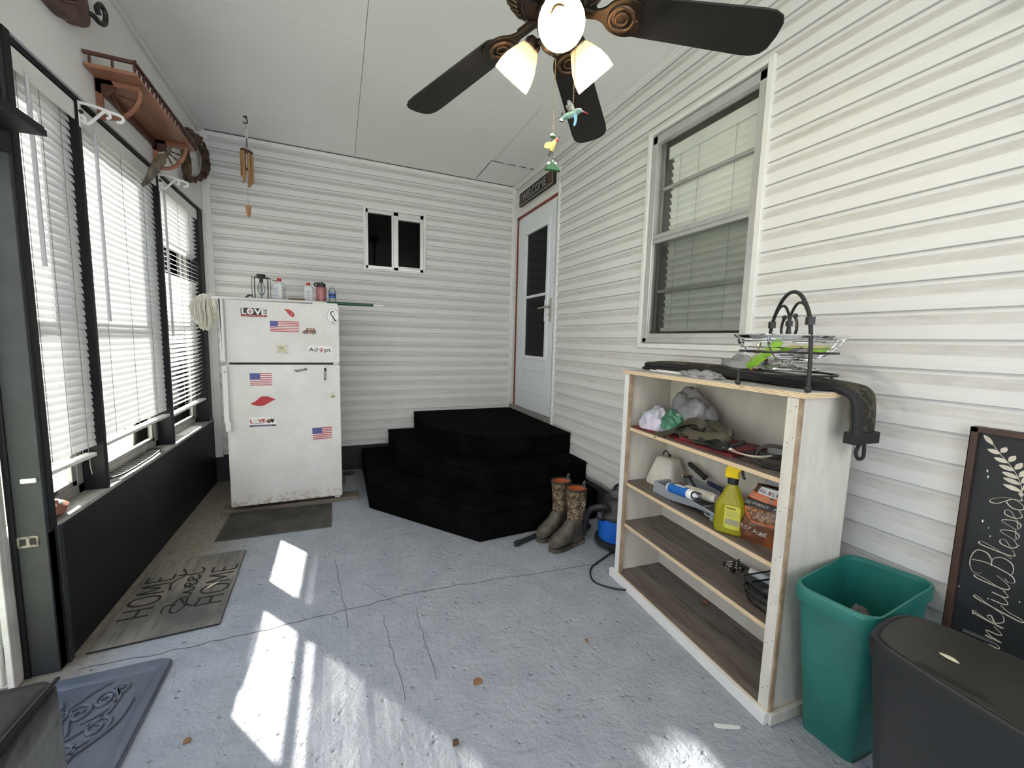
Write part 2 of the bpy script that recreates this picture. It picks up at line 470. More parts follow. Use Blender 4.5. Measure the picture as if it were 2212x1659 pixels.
mat('driftwood', (.085, .065, .045), .85, c2=(.25, .21, .16), scale=10, stretch=(6, 1, 1), bump=.6, bscale=40)
mat('vine', (.045, .025, .014), .85, c2=(.14, .09, .05), scale=22, bump=.5, bscale=60)
mat('bamboo', (.30, .155, .06), .5, c2=(.42, .25, .11), scale=12, stretch=(8, 8, .6))
mat('bamboo_dark', (.10, .045, .02), .6)
mat('string', (.22, .21, .20), .8)
mat('mop_string', (.62, .60, .50), .9, c2=(.76, .745, .66), scale=20, bump=.4, bscale=90)
mat('green_pole', (.010, .065, .042), .35)
mat('white_plastic', (.78, .775, .76), .4)
mat('pink_steel', (.38, .16, .17), .38, .25, var=.04)
mat('bottle_white', (.70, .72, .74), .4)
mat('cap_red', (.52, .015, .02), .4)
mat('wood_bowl', (.24, .17, .11), .5, var=.2)
mat('black_plastic', (.014, .014, .016), .4)
mat('flag_red', (.42, .022, .035), .45); mat('flag_white', (.76, .74, .74), .45); mat('flag_blue', (.035, .045, .24), .45)
mat('magnet_maroon', (.30, .03, .035), .4); mat('magnet_tan', (.62, .47, .33), .5); mat('magnet_cream', (.62, .60, .40), .5)
mat('magnet_ivory', (.70, .68, .58), .5); mat('car_brown', (.14, .045, .022), .3); mat('bronze_dark', (.05, .042, .032), .4, .5)
mat('fan_bronze', (.028, .019, .013), .36, .6, var=.5, scale=20)
mat('fan_bronze_hi', (.085, .055, .036), .34, .7, var=.4, scale=30)
mat('fan_blade', (.004, .0034, .003), .5, var=.3, scale=6)
translucent('lamp_glass', (.86, .76, .60), .42, .4)
emis('bulb_glow', (1., .90, .72), 6.)
mat('chain_brass', (.50, .38, .22), .35, .8)
mat('bird_green', (.10, .22, .17), .4, c2=(.28, .40, .38), scale=60); mat('bird_blue', (.12, .26, .38), .4); mat('bird_wing', (.12, .12, .12), .5, c2=(.34, .35, .33), scale=60)
mat('bird_yellow', (.55, .45, .14), .45); mat('bird_red', (.42, .05, .05), .4); mat('leaf_green', (.02, .09, .035), .5); mat('petal_white', (.70, .66, .62), .5)
mat('bounce_slab', (.72, .71, .69), .9)
mat('lawn', (.30, .36, .20), .95, c2=(.50, .52, .38), scale=3)
translucent('hedge_leaf', (.34, .46, .20), .5)
mat('tan_house', (.62, .50, .30), .8, var=.06); mat('roof_grey', (.16, .15, .14), .8)
mat('fence_wire', (.40, .42, .42), .5, .5)
mat('storm_white', (.70, .69, .67), .45, c2=(.55, .53, .49), scale=9)
mat('worn_metal', (.36, .32, .27), .55, .4, c2=(.12, .10, .08), scale=60)
mat('cover_black', (.006, .006, .0065), .42, var=.4, scale=4, bump=.5, bscale=7, bdist=.02)
mat('agate_brown', (.14, .05, .03), .4, c2=(.30, .12, .08), scale=14); mat('agate_white', (.74, .70, .68), .3)
mat('board_wood', (.10, .08, .06), .85, c2=(.19, .16, .13), scale=8, stretch=(.3, 4, 4), bump=.4, bscale=50)
mat('welcome_wood', (.055, .025, .015), .5, c2=(.10, .045, .025), scale=9); mat('welcome_dark', (.012, .011, .011), .6); mat('welcome_ink', (.24, .23, .22), .6); mat('tan_line', (.50, .40, .30), .6)

# ================================================================== SETTING
# floor
mb = MB(); mb.box(-1.30, 1.98, -2.2, 4.6, -.12, 0, 'painted_concrete')
struct('floor', mb, angle=0)
# cracks / expansion joint in the slab
mb = MB()
random.seed(3)
pts = []; x = -1.0
while x < 1.5:
    pts.append((x, 2.085+.02*math.sin(x*3)-.06*max(0, x-.3)+random.uniform(-.008, .008), .0006)); x += .045
mb.tube(pts, .0025, 'gasket', 4, flat=.3)
for (ax, ay, bx, by) in ((-.05, 2.62, .02, 1.95), (.1, 2.3, .28, 2.0), (.18, 1.98, .21, 1.45), (.34, 1.98, .345, 1.5)):
    mb.tube([(ax+(bx-ax)*t/8+random.uniform(-.006, .006), ay+(by-ay)*t/8, .0004) for t in range(9)], .0012, 'gasket', 4, flat=.3)
struct('trim_1', mb, angle=0)
# ceiling with panel joints and the loose hatch panel near the corner
mb = MB()
def slab(x0, x1, y0, y1): mb.box(x0, x1, y0, y1, ZC, ZC+.05, 'ceiling_board')
HX0, HX1, HY0, HY1 = 1.395, 1.86, 3.90, 4.38
slab(XL-.1, .172, -2.2, 2.74); slab(.175, XR+.1, -2.2, 2.74)
slab(XL-.1, .172, 2.742, 3.948); slab(.175, XR+.1, 2.742, HY0-.022)
slab(XL-.1, .172, 3.95, YB+.1); slab(.175, HX0-.012, HY0-.022, YB+.1); slab(HX1, XR+.1, HY0-.022, YB+.1); slab(HX0-.012, HX1, HY1, YB+.1)
mb.box(XL-.1, XR+.1, -2.2, YB+.1, ZC+.05, ZC+.14, 'room_dark')
struct('ceiling', mb, angle=0)
mb = MB(); mb.box(HX0, HX1, HY0+.004, HY1-.004, ZC+.004, ZC+.02, 'ceiling_board', None)
for k in range(3): mb.box(HX0+.12+k*.12, HX0+.165+k*.12, HY0-.03, HY0+.02, ZC-.002, ZC+.002, 'white_drywall')
mb.box(HX0-.012, HX0, HY0-.022, HY1, ZC+.004, ZC+.012, 'letter_black'); mb.box(HX0-.012, HX0+.30, HY0-.022, HY0+.004, ZC+.004, ZC+.012, 'letter_black')  # black strips fill the hatch gap, its shade put into the colour
mb.box(HX0+.30, HX1, HY0-.010, HY0+.004, ZC+.004, ZC+.012, 'letter_black'); mb.box(1.409, 1.4125, 2.88, HY0-.022, ZC-.0006, ZC+.001, 'seam')
struct('trim_2', mb, angle=0)

# ---- lap siding
def courses(z0, z1, zref, p=.1016):
    """profile (z, offset, material) of the lap courses between z0 and z1"""
    k = math.floor((z0-zref)/p); out = []
    z = zref+k*p
    while z < z1:
        P = [(z, .0128, 'siding_lip_shade_dirt'), (z+.0022, .0135, 'vinyl_siding'), (z+.050, .0135, 'vinyl_siding_grimy'), (z+.058, .0118, 'vinyl_siding_grimy'), (z+.068, .0078, 'vinyl_siding_grimy'), (z+.079, .0036, 'vinyl_siding_grimy'), (z+.086, .0022, 'vinyl_siding'), (z+p, .0014, 'siding_lip_shade_dirt'), (z+p+1e-4, .0128, None)]
        for q, r in zip(P, P[1:]): out.append((q[:2], r[:2], q[2]))
        z += p
    return out
def siding(mb, to3, u0, u1, z0, z1, zref, holes):
    cuts = sorted({z0, z1} | {h[2] for h in holes} | {h[3] for h in holes})
    for a, b, m in courses(z0, z1, zref):
        zs = [a[0]] + [c for c in cuts if a[0] < c < b[0]] + [b[0]]
        for s, e in zip(zs, zs[1:]):
            if e <= z0 or s >= z1: continue
            fo = lambda z: a[1]+(b[1]-a[1])*((z-a[0])/(b[0]-a[0]))
            mid = (s+e)/2
            segs = [(u0, u1)]
            for h in holes:
                if h[2] <= mid <= h[3]:
                    segs = [q for g in segs for q in ((g[0], min(g[1], h[0])), (max(g[0], h[1]), g[1])) if q[1]-q[0] > 1e-4]
            for g in segs:
                mb.poly([to3(g[0], fo(s), s), to3(g[1], fo(s), s), to3(g[1], fo(e), e), to3(g[0], fo(e), e)], m)
def wallslab(mb, bx, u0, u1, z0, z1, holes, m):
    us = sorted({u0, u1} | {h[0] for h in holes} | {h[1] for h in holes}); zs = sorted({z0, z1} | {h[2] for h in holes} | {h[3] for h in holes})
    for a, b in zip(us, us[1:]):
        for c, d in zip(zs, zs[1:]):
            if any(h[0] <= (a+b)/2 <= h[1] and h[2] <= (c+d)/2 <= h[3] for h in holes): continue
            bx(a, b, c, d, m)
# back wall
hb = [(.262, .842, 2.055, 2.645)]
mb = MB(); mb.keepn = True
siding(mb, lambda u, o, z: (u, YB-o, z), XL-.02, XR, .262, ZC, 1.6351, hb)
wallslab(mb, lambda a, b, c, d, m: mb.box(a, b, YB+.001, YB+.10, c, d, m), XL-.1, XR+.1, .255, ZC+.05, hb, 'white_drywall')
struct('wall_back', mb, angle=0, weld=False)
# right wall
hr = [(1.405, 2.168, 1.378, 2.685), (3.365, 4.30, .60, 2.745)]
mb = MB(); mb.keepn = True
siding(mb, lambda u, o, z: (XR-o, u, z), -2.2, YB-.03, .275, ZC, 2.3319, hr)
wallslab(mb, lambda a, b, c, d, m: mb.box(XR+.001, XR+.10, a, b, c, d, m), -2.2, YB+.1, .262, ZC+.05, hr, 'white_drywall')
struct('wall_right', mb, angle=0, weld=False)
# block foundation under the siding
mb = MB(); mb.box(XL-.16, XR, YB+.004, YB+.12, 0, .262, 'foundation'); struct('baseboard_back', mb, angle=0)
mb = MB(); mb.box(XR+.012, XR+.1, -2.2, YB, 0, .27, 'foundation'); mb.box(XR-.008, XR+.004, -2.2, 4.36, .262, .285, 'aluminium_dull'); struct('baseboard_right', mb, angle=0)
# vinyl corner posts and top channels
mb = MB()
mb.box(XR-.035, XR+.0, YB-.020, YB-.0, .58, ZC, 'white_vinyl'); mb.box(XR-.020, XR, YB-.050, YB-.0, .58, ZC, 'white_vinyl')
struct('trim_3', mb, bevel=.003)
mb = MB()
mb.box(XL+.001, XL+.062, YB-.020, YB, .24, ZC, 'white_vinyl'); mb.box(XL+.0, XL+.018, YB-.036, YB, .61, 2.40, 'white_vinyl')
struct('trim_4', mb, bevel=.003)
mb = MB()
mb.box(XL, XR, YB-.022, YB, ZC-.045, ZC-.001, 'white_vinyl'); mb.box(XL, XR, YB-.024, YB-.018, ZC-.010, ZC-.002, 'gasket')
struct('trim_5', mb, bevel=.002)
mb = MB()
mb.box(XR-.022, XR, -2.2, YB-.02, ZC-.038, ZC-.001, 'white_vinyl'); mb.box(XR-.032, XR, -2.2, YB-.02, ZC-.016, ZC-.001, 'white_vinyl')
struct('trim_6', mb, bevel=.002)

# ---- left (window) wall: dark knee wall, sill, studs, white wall above
mb = MB(); mb.box(XL-.10, XL, 2.095, YB, 0, .585, 'dark_paint'); mb.box(XL-.10, XL+.012, 2.135, 2.165, 0, .59, 'dark_paint_worn')
mb.box(XL-.16, XL-.10, 2.095, YB, 0, .60, 'white_drywall')
struct('wall_left', mb, bevel=.003)
mb = MB(); mb.box(XL-.125, XL+.006, 2.15, YB-.02, .585, .603, 'sill_paint'); struct('trim_7', mb, bevel=.003)
mb = MB(); mb.box(XL-.14, XL, -2.2, YB, 2.425, ZC, 'white_drywall'); mb.box(XL-.14, XL-.012, 2.10, YB, 2.40, 2.425, 'dark_paint')
struct('trim_8', mb, bevel=.002)
# crown strip where the white wall meets the ceiling, two strips with a groove
mb = MB(); mb.box(XL, XL+.022, -2.2, YB-.02, ZC-.030, ZC, 'white_drywall'); mb.box(XL, XL+.045, -2.2, YB-.02, ZC-.012, ZC, 'white_drywall')
struct('trim_9', mb, bevel=.004)
# studs between the windows
def stud(n, y0, y1, x0=XL-.125, x1=XL):
    mb = MB(); mb.box(x0, x1, y0, y1, .603, 2.40, 'dark_paint'); struct('trim_%d' % n, mb, bevel=.003)
stud(10, 2.552, 2.580); stud(11, 3.440, 3.468); stud(12, 4.27, YB-.036)
# corner post beside the outer door: jamb face, stop and front board
mb = MB()
mb.box(XL-.105, XL, 2.092, 2.150, 0, 2.425, 'dark_paint_worn'); mb.box(XL-.03, XL+.004, 2.112, 2.150, .59, 2.425, 'dark_paint')
mb.box(XL-.105, XL-.085, 2.086, 2.0925, 0, 2.03, 'dark_paint')
struct('trim_13', mb, bevel=.003)
mb = MB()
Mp = frame((XL-.055, 2.0915, .56), (1, 0, 0), (0, 0, 1), (0, -1, 0))
mb.prism(rrect(-.03, .03, -.022, .022, .004), -.001, .002, 'worn_metal', Mp)
for sx in (-.014, .014): mb.prism(rrect(sx-.009, sx+.009, -.013, .013, .003), .002, .003, 'letter_black', Mp)
struct('trim_14', mb, angle=30)
# transom board above the outer door, door head
mb = MB(); mb.box(XL-.12, XL-.005, .9, 2.092, 2.075, 2.425, 'dark_paint'); mb.box(XL-.12, XL+.01, .9, 2.092, 1.99, 2.05, 'dark_paint')
mb.box(XL-.13, XL, -2.2, .9, 0, .60, 'dark_paint'); mb.box(XL-.13, XL, .86, .9, .60, 2.425, 'dark_paint'); mb.box(XL-.13, XL, -2.2, -.30, .60, 2.425, 'white_drywall')  # unseen near wall, its opening shaped to let in fill light
struct('trim_15', mb, bevel=.002)

# ---- left windows: aluminium single hung, three bays
def hung_window(n, y0, y1):
    xo, xi = XL-.128, XL-.086
    mb = MB()
    for a, b, c, d in ((y0, y0+.045, .603, 2.40), (y1-.045, y1, .603, 2.40), (y0, y1, .603, .648), (y0, y1, 2.355, 2.40)):
        mb.box(xo, xi, a, b, c, d, 'aluminium_dull')
    w = struct('window_%d' % n, mb, bevel=.003)
    mb = MB()
    for a, b, c, d in ((y0+.045, y0+.078, .648, 1.46), (y1-.078, y1-.045, .648, 1.46), (y0+.045, y1-.045, .648, .672), (y0+.045, y1-.045, 1.42, 1.46)):
        mb.box(xo+.018, xi-.004, a, b, c, d, 'aluminium_dull')
    mb.box(xo+.03, xi-.001, y0+.16, y0+.21, .655, .672, 'black_rubber')
    mb.build('lower_sash', w, bevel=.002)
    mb = MB()
    for a, b, c, d in ((y0+.045, y0+.078, 1.43, 2.355), (y1-.078, y1-.045, 1.43, 2.355), (y0+.045, y1-.045, 1.43, 1.47), (y0+.045, y1-.045, 2.32, 2.355)):
        mb.box(xo+.001, xo+.017, a, b, c, d, 'aluminium_dull')
    mb.build('upper_sash', w, bevel=.002)
    mb = MB(); mb.box(xo+.026, xo+.029, y0+.07, y1-.07, .665, 1.43, 'pane'); mb.build('lower_pane', w, angle=0)
    mb = MB(); mb.box(xo+.007, xo+.010, y0+.07, y1-.07, 1.46, 2.33, 'pane'); mb.build('upper_pane', w, angle=0)
hung_window(1, 2.150, 2.552); hung_window(2, 2.580, 3.440); hung_window(3, 3.468, 4.27)

# ---- small slider in the back wall
def yb(mb, x0, x1, z0, z1, d0, d1, m): mb.box(x0, x1, YB-d1, YB-d0, z0, z1, m)
mb = MB()
yb(mb, .244, .268, 2.040, 2.662, 0, .026, 'white_vinyl'); yb(mb, .836, .860, 2.040, 2.662, 0, .026, 'white_vinyl')
yb(mb, .268, .836, 2.636, 2.660, 0, .024, 'white_vinyl'); yb(mb, .268, .836, 2.042, 2.062, 0, .024, 'white_vinyl')
w4 = struct('window_4', mb, bevel=.003)
mb = MB()
for q in ((.268, .290, 2.062, 2.636), (.802, .836, 2.062, 2.636), (.268, .836, 2.600, 2.636), (.268, .836, 2.062, 2.092), (.535, .582, 2.062, 2.636)): yb(mb, *q, -.03, .012, 'aluminium')
yb(mb, .582, .802, 2.566, 2.600, -.03, .014, 'aluminium'); yb(mb, .582, .802, 2.092, 2.104, -.03, .014, 'aluminium')
yb(mb, .515, .535, 2.075, 2.620, -.03, .016, 'aluminium')
mb.build('frame', w4, bevel=.002)
mb = MB(); yb(mb, .286, .54, 2.09, 2.60, -.02, -.016, 'pane_dark'); mb.build('left_pane', w4, angle=0)
mb = MB(); yb(mb, .578, .806, 2.09, 2.58, -.028, -.024, 'pane_dark'); mb.build('right_pane', w4, angle=0)
mb = MB(); mb.box(.10, 1.0, YB+.101, YB+.9, 1.9, 2.8, 'room_dark'); mb.bm.faces.ensure_lookup_table()
ff = [f for f in mb.bm.faces if abs(f.calc_center_median().y-(YB+.101)) < 1e-3]; bmesh.ops.delete(mb.bm, geom=ff, context='FACES')
mb.box(.62, .80, YB+.45, YB+.5, 2.04, 2.30, 'vine'); mb.box(.30, .50, YB+.2, YB+.22, 2.095, 2.11, 'tan_line')
mb.build('dark_room', w4, angle=0)

# ---- big double-hung storm window in the right wall
def xr(mb, y0, y1, z0, z1, d0, d1, m): mb.box(XR-d1, XR-d0, y0, y1, z0, z1, m)
mb = MB()
xr(mb, 2.168, 2.198, 1.352, 2.706, -.01, .028, 'white_vinyl'); xr(mb, 1.378, 1.408, 1.332, 2.706, -.01, .028, 'white_vinyl')
xr(mb, 1.408, 2.168, 2.680, 2.706, -.01, .026, 'white_vinyl'); xr(mb, 1.408, 2.168, 1.352, 1.382, -.01, .026, 'white_vinyl')
w5 = struct('window_5', mb, bevel=.003)
mb = MB()
for q in ((2.122, 2.160, 1.39, 2.668), (1.414, 1.452, 1.39, 2.668), (1.414, 2.160, 2.622, 2.668), (1.414, 2.160, 1.388, 1.418)): xr(mb, *q, -.03, .016, 'aluminium')
xr(mb, 2.150, 2.165, 1.385, 2.675, -.03, .004, 'aluminium_dull'); xr(mb, 1.409, 1.420, 1.385, 2.675, -.03, .004, 'aluminium_dull'); xr(mb, 1.414, 2.160, 2.668, 2.680, -.03, .004, 'black_rubber'); xr(mb, 1.414, 2.16, 1.378, 1.390, -.03, .020, 'aluminium_dull')
mb.build('storm_frame', w5, bevel=.003)
mb = MB()
xr(mb, 1.452, 2.122, 2.012, 2.066, -.02, .012, 'aluminium'); xr(mb, 1.452, 2.122, 2.034, 2.040, -.02, .015, 'aluminium_dull')
mb.build('meeting_rail', w5, bevel=.002)
mb = MB(); xr(mb, 1.452, 2.122, 1.418, 1.446, -.02, .010, 'aluminium'); xr(mb, 1.452, 1.458, 1.446, 2.012, -.02, .006, 'aluminium'); xr(mb, 2.116, 2.122, 1.446, 2.012, -.02, .006, 'aluminium'); mb.build('lower_sash', w5, bevel=.002)
mb = MB()
for z in (2.352, 1.716): xr(mb, 1.452, 2.122, z-.010, z+.010, -.055, -.040, 'aluminium')
mb.build('inner_muntin', w5, bevel=.002)
mb = MB(); xr(mb, 1.45, 2.125, 2.06, 2.63, -.013, -.010, 'pane'); mb.build('upper_pane', w5, angle=0)
mb = MB(); xr(mb, 1.45, 2.125, 1.44, 2.02, -.008, -.005, 'pane_screen'); mb.build('lower_pane', w5, angle=0)
mb = MB()
z = 1.485
while z < 2.55:
    mb.grid(lambda u, v: (XR+.075+.010*math.sin(v*PI)-.014*v, 1.47+.60*u, z+.047*v), 1, 4, 'blind_inside'); z += .042
mb.box(XR+.058, XR+.10, 1.455, 2.095, 2.53, 2.60, 'blind_inside')
for y in (1.62, 1.86, 2.0): mb.tube([(XR+.060, y, 1.47), (XR+.060, y, 2.55)], .0015, 'aluminium_dull', 4)
mb.box(XR+.060, XR+.09, 1.46, 2.08, 1.462, 1.485, 'blind_inside')
mb.build('inside_blind', w5, solid=0)
mb = MB(); mb.box(XR+.07, XR+.30, 1.35, 2.22, 1.30, 2.72, 'room_white'); bmesh.ops.delete(mb.bm, geom=[f for f in mb.bm.faces if abs(f.calc_center_median().x-(XR+.07)) < 1e-3], context='FACES')
mb.build('room_beyond', w5, angle=0)

# ---- house door in the right wall
mb = MB()
xr(mb, 4.268, 4.300, .615, 2.729, -.02, .012, 'red_trim'); xr(mb, 3.398, 4.300, 2.700, 2.729, -.02, .012, 'red_trim'); xr(mb, 3.388, 3.400, .615, 2.70, -.02, .008, 'aluminium_dull')
xr(mb, 3.346, 3.366, .585, 2.790, -.0, .026, 'white_vinyl'); xr(mb, 3.366, 3.388, .60, 2.745, -.0, .012, 'white_vinyl'); xr(mb, 3.366, 4.395, 2.729, 2.975, -.0, .011, 'white_vinyl'); xr(mb, 4.300, 4.395, .585, 2.729, -.0, .011, 'white_vinyl'); xr(mb, 3.346, 4.36, 2.735, 2.748, -.0, .016, 'white_vinyl')
xr(mb, 3.366, 4.38, .594, .640, -.02, .030, 'aluminium_dull'); xr(mb, 4.222, 4.268, .64, 2.70, -.02, .006, 'white_vinyl'); xr(mb, 3.400, 4.268, 2.685, 2.700, -.02, .006, 'white_vinyl')
d1 = struct('door_1', mb, bevel=.002)
mb = MB()
SY0, SY1, SZ0, SZ1 = 3.410, 4.218, .648, 2.682
GY0, GY1, GZ0, GZ1 = 3.560, 4.040, 1.212, 2.486
for q in ((SY0, GY0, SZ0, SZ1), (GY1, SY1, SZ0, SZ1), (GY0, GY1, SZ0, GZ0), (GY0, GY1, GZ1, SZ1)): xr(mb, *q, -.025, .012, 'door_white')
for q in ((GY0-.045, GY0, GZ0-.03, GZ1+.06), (GY1, GY1+.045, GZ0-.03, GZ1+.06), (GY0, GY1, GZ1, GZ1+.045), (GY0, GY1, GZ0-.022, GZ0+.012)): xr(mb, *q, 0, .022, 'door_white')
xr(mb, GY0, GY1, 1.825, 1.850, -.01, .020, 'door_white')
for q in ((3.505, 4.09, .838, .850), (3.505, 4.09, 1.062, 1.074), (3.505, 3.517, .838, 1.074), (4.078, 4.09, .838, 1.074)): xr(mb, *q, .012, .017, 'door_white')
mb.build('storm_door_leaf', d1, bevel=.004)
mb = MB(); xr(mb, GY0, GY1, GZ0, GZ1, -.006, -.003, 'pane_dark'); mb.build('door_glass', d1, angle=0)
mb = MB()
xr(mb, 3.437, 3.468, 1.565, 1.785, .012, .022, 'brushed_nickel')
mb.tube([(XR-.022, 3.453, 1.70), (XR-.060, 3.453, 1.70), (XR-.066, 3.50, 1.701), (XR-.062, 3.62, 1.698)], [.011, .010, .009, .007], 'brushed_nickel', 10)
mb.lathe([(.012, 0), (.012, .012), (0, .014)], 'brushed_nickel', 14, frame((XR-.022, 3.453, 1.63), (0, 1, 0), (0, 0, 1), (-1, 0, 0)))
xr(mb, 3.545, 3.565, 1.57, 1.78, .020, .026, 'door_white')
mb.build('lever_handle', d1, bevel=.002)
mb = MB(); mb.box(XR+.10, XR+.14, 3.3, 4.36, .6, 2.75, 'room_grey'); xr(mb, 3.42, 4.21, .65, 2.68, -.098, -.05, 'room_grey')
xr(mb, 3.83, 3.90, 1.20, 2.50, -.052, -.030, 'boot_collar'); xr(mb, 3.86, 3.95, 1.72, 1.80, -.052, -.020, 'bronze_dark'); xr(mb, 3.86, 3.95, 1.5, 1.58, -.052, -.020, 'bronze_dark')
mb.build('inner_door', d1, angle=0)

# ---- outer storm-door frame at the far left with its hinges, door leaf folded open outside
mb = MB()
mb.box(XL-.165, XL-.105, 2.060, 2.086, 0, 2.05, 'storm_white'); mb.box(XL-.125, XL-.105, 2.040, 2.062, 0, 2.05, 'storm_white')
mb.box(XL-.165, XL-.105, .93, 2.06, 2.0, 2.05, 'storm_white'); mb.box(XL-.165, XL-.105, .90, .93, 0, 2.05, 'storm_white')
d2 = struct('door_2', mb, bevel=.003)
mb = MB()
mb.tube([(XL-.140, 2.045, .02), (XL-.140, 2.045, 2.0)], .008, 'storm_white', 10)
for z in (.10, .62, 1.2, 1.8):
    mb.tube([(XL-.139, 2.043, z), (XL-.139, 2.043, z+.085)], .0115, 'storm_white', 10); mb.box(XL-.175, XL-.143, 2.036, 2.042, z, z+.085, 'storm_white')
mb.build('hinge', d2, bevel=.001)
mb = MB()
for q in ((XL-.245, XL-.165), (XL-1.03, XL-.95)): mb.box(q[0], q[1], 2.050, 2.082, .02, 2.02, 'storm_white')
mb.box(XL-.95, XL-.245, 2.050, 2.082, 1.93, 2.02, 'storm_white'); mb.box(XL-1.03, XL-.165, 2.050, 2.082, .02, 1.50, 'storm_white')  # lower panel made solid and tall to block the sun
mb.build('storm_door_leaf', d2, bevel=.003)

# ---- black ledge over the outer door
mb = MB(); mb.box(XL-.01, -.936, .95, 2.055, 2.052, 2.074, 'dark_paint'); mb.box(XL-.008, -.94, .95, 2.052, 2.0745, 2.084, 'dark_paint')
struct('trim_16', mb, bevel=.002)

# ================================================================== OUTSIDE
mb = MB()
mb.grid(lambda u, v: (-16+14.85*u, -8+40*v, -.16+.05*math.sin(u*17)*math.cos(v*23)), 30, 40, 'lawn')
o = struct('floor_lawn', mb); o['kind'] = 'structure'
mb = MB(); mb.box(XL-.1, XR+3, -9, -2.2, -.2, -.08, 'bounce_slab'); struct('floor_bounce_slab', mb, angle=0)  # unseen pale slab added behind the view to bounce sun onto the ceiling
def bush(x, y, z, r, h, seed, lab):
    mb = MB(); rnd = random.Random(seed)
    for i in range(420):
        a, b, q = rnd.uniform(0, 2*PI), rnd.uniform(-1, 1), rnd.uniform(.55, 1)**.5
        c = Vector((r*q*math.cos(a)*math.sqrt(1-b*b), r*q*math.sin(a)*math.sqrt(1-b*b), h/2+h/2*b*q))
        n = Vector((rnd.uniform(-1, 1), rnd.uniform(-1, 1), rnd.uniform(-1, 1))).normalized(); t = n.orthogonal().normalized(); s = rnd.uniform(.05, .12)
        w = n.cross(t)
        mb.poly([c-t*s, c+w*s*.5, c+t*s, c-w*s*.5], 'hedge_leaf')
    mb.tube([(0, 0, 0), (0, 0, h*.6)], .03, 'board_wood', 6)
    return single('garden_bush', mb, lab, 'bush', M=Tr(x, y, z), angle=0, weld=False)
bush(-4.3, 2.0, -.15, .6, .9, 1, 'low green bush growing outside the open storm door')
bush(-4.6, 3.9, -.15, .7, .8, 2, 'leafy green bush outside the window under the middle blind')
bush(-5.2, 6.4, -.15, .8, .8, 3, 'rounded bush beyond the window nearest the back corner')
# wire fence on the lawn
T = Thing('wire_fence', 'grey chain link fence on the lawn beyond the blinds', 'fence', (-3.3, 1.0, -.15))
mb = MB()
for i in range(60):
    y0 = i*.11
    mb.tube([(0, y0, 0), (0, y0+1.0, 1.0)], .0022, 'fence_wire', 3, caps=False); mb.tube([(0.004, y0, 1.0), (0.004, y0+1.0, 0)], .0022, 'fence_wire', 3, caps=False)
T.part('wire_mesh', mb, angle=0, weld=False)
mb = MB(); mb.tube([(0, 0, 1.02), (0, 7.6, 1.02)], .016, 'fence_wire', 8); T.part('top_rail', mb)
for y in (0, 2.5, 5., 7.5):
    mb = MB(); mb.tube([(0, y, -.05), (0, y, 1.05)], .022, 'fence_wire', 8); T.part('post', mb)
# neighbour's tan building far outside the third window
T = Thing('neighbour_house', 'tan house seen dimly through the blind by the back corner', 'house', (-7.6, 25.0, -.2))
mb = MB(); mb.box(-4.4, 4.4, -1.5, 1.5, 0, 3.4, 'tan_house'); T.part('wall', mb, angle=0)
mb = MB(); mb.prism([(-1.9, 3.4), (1.9, 3.4), (0, 4.6)], -4.7, 4.7, 'roof_grey', frame((0, 0, 0), (0, 1, 0), (0, 0, 1), (1, 0, 0))); T.part('roof', mb, angle=0)
mb = MB(); mb.box(-.6, .6, -1.53, -1.5, 1.1, 2.5, 'aluminium'); T.part('window', mb, angle=0)

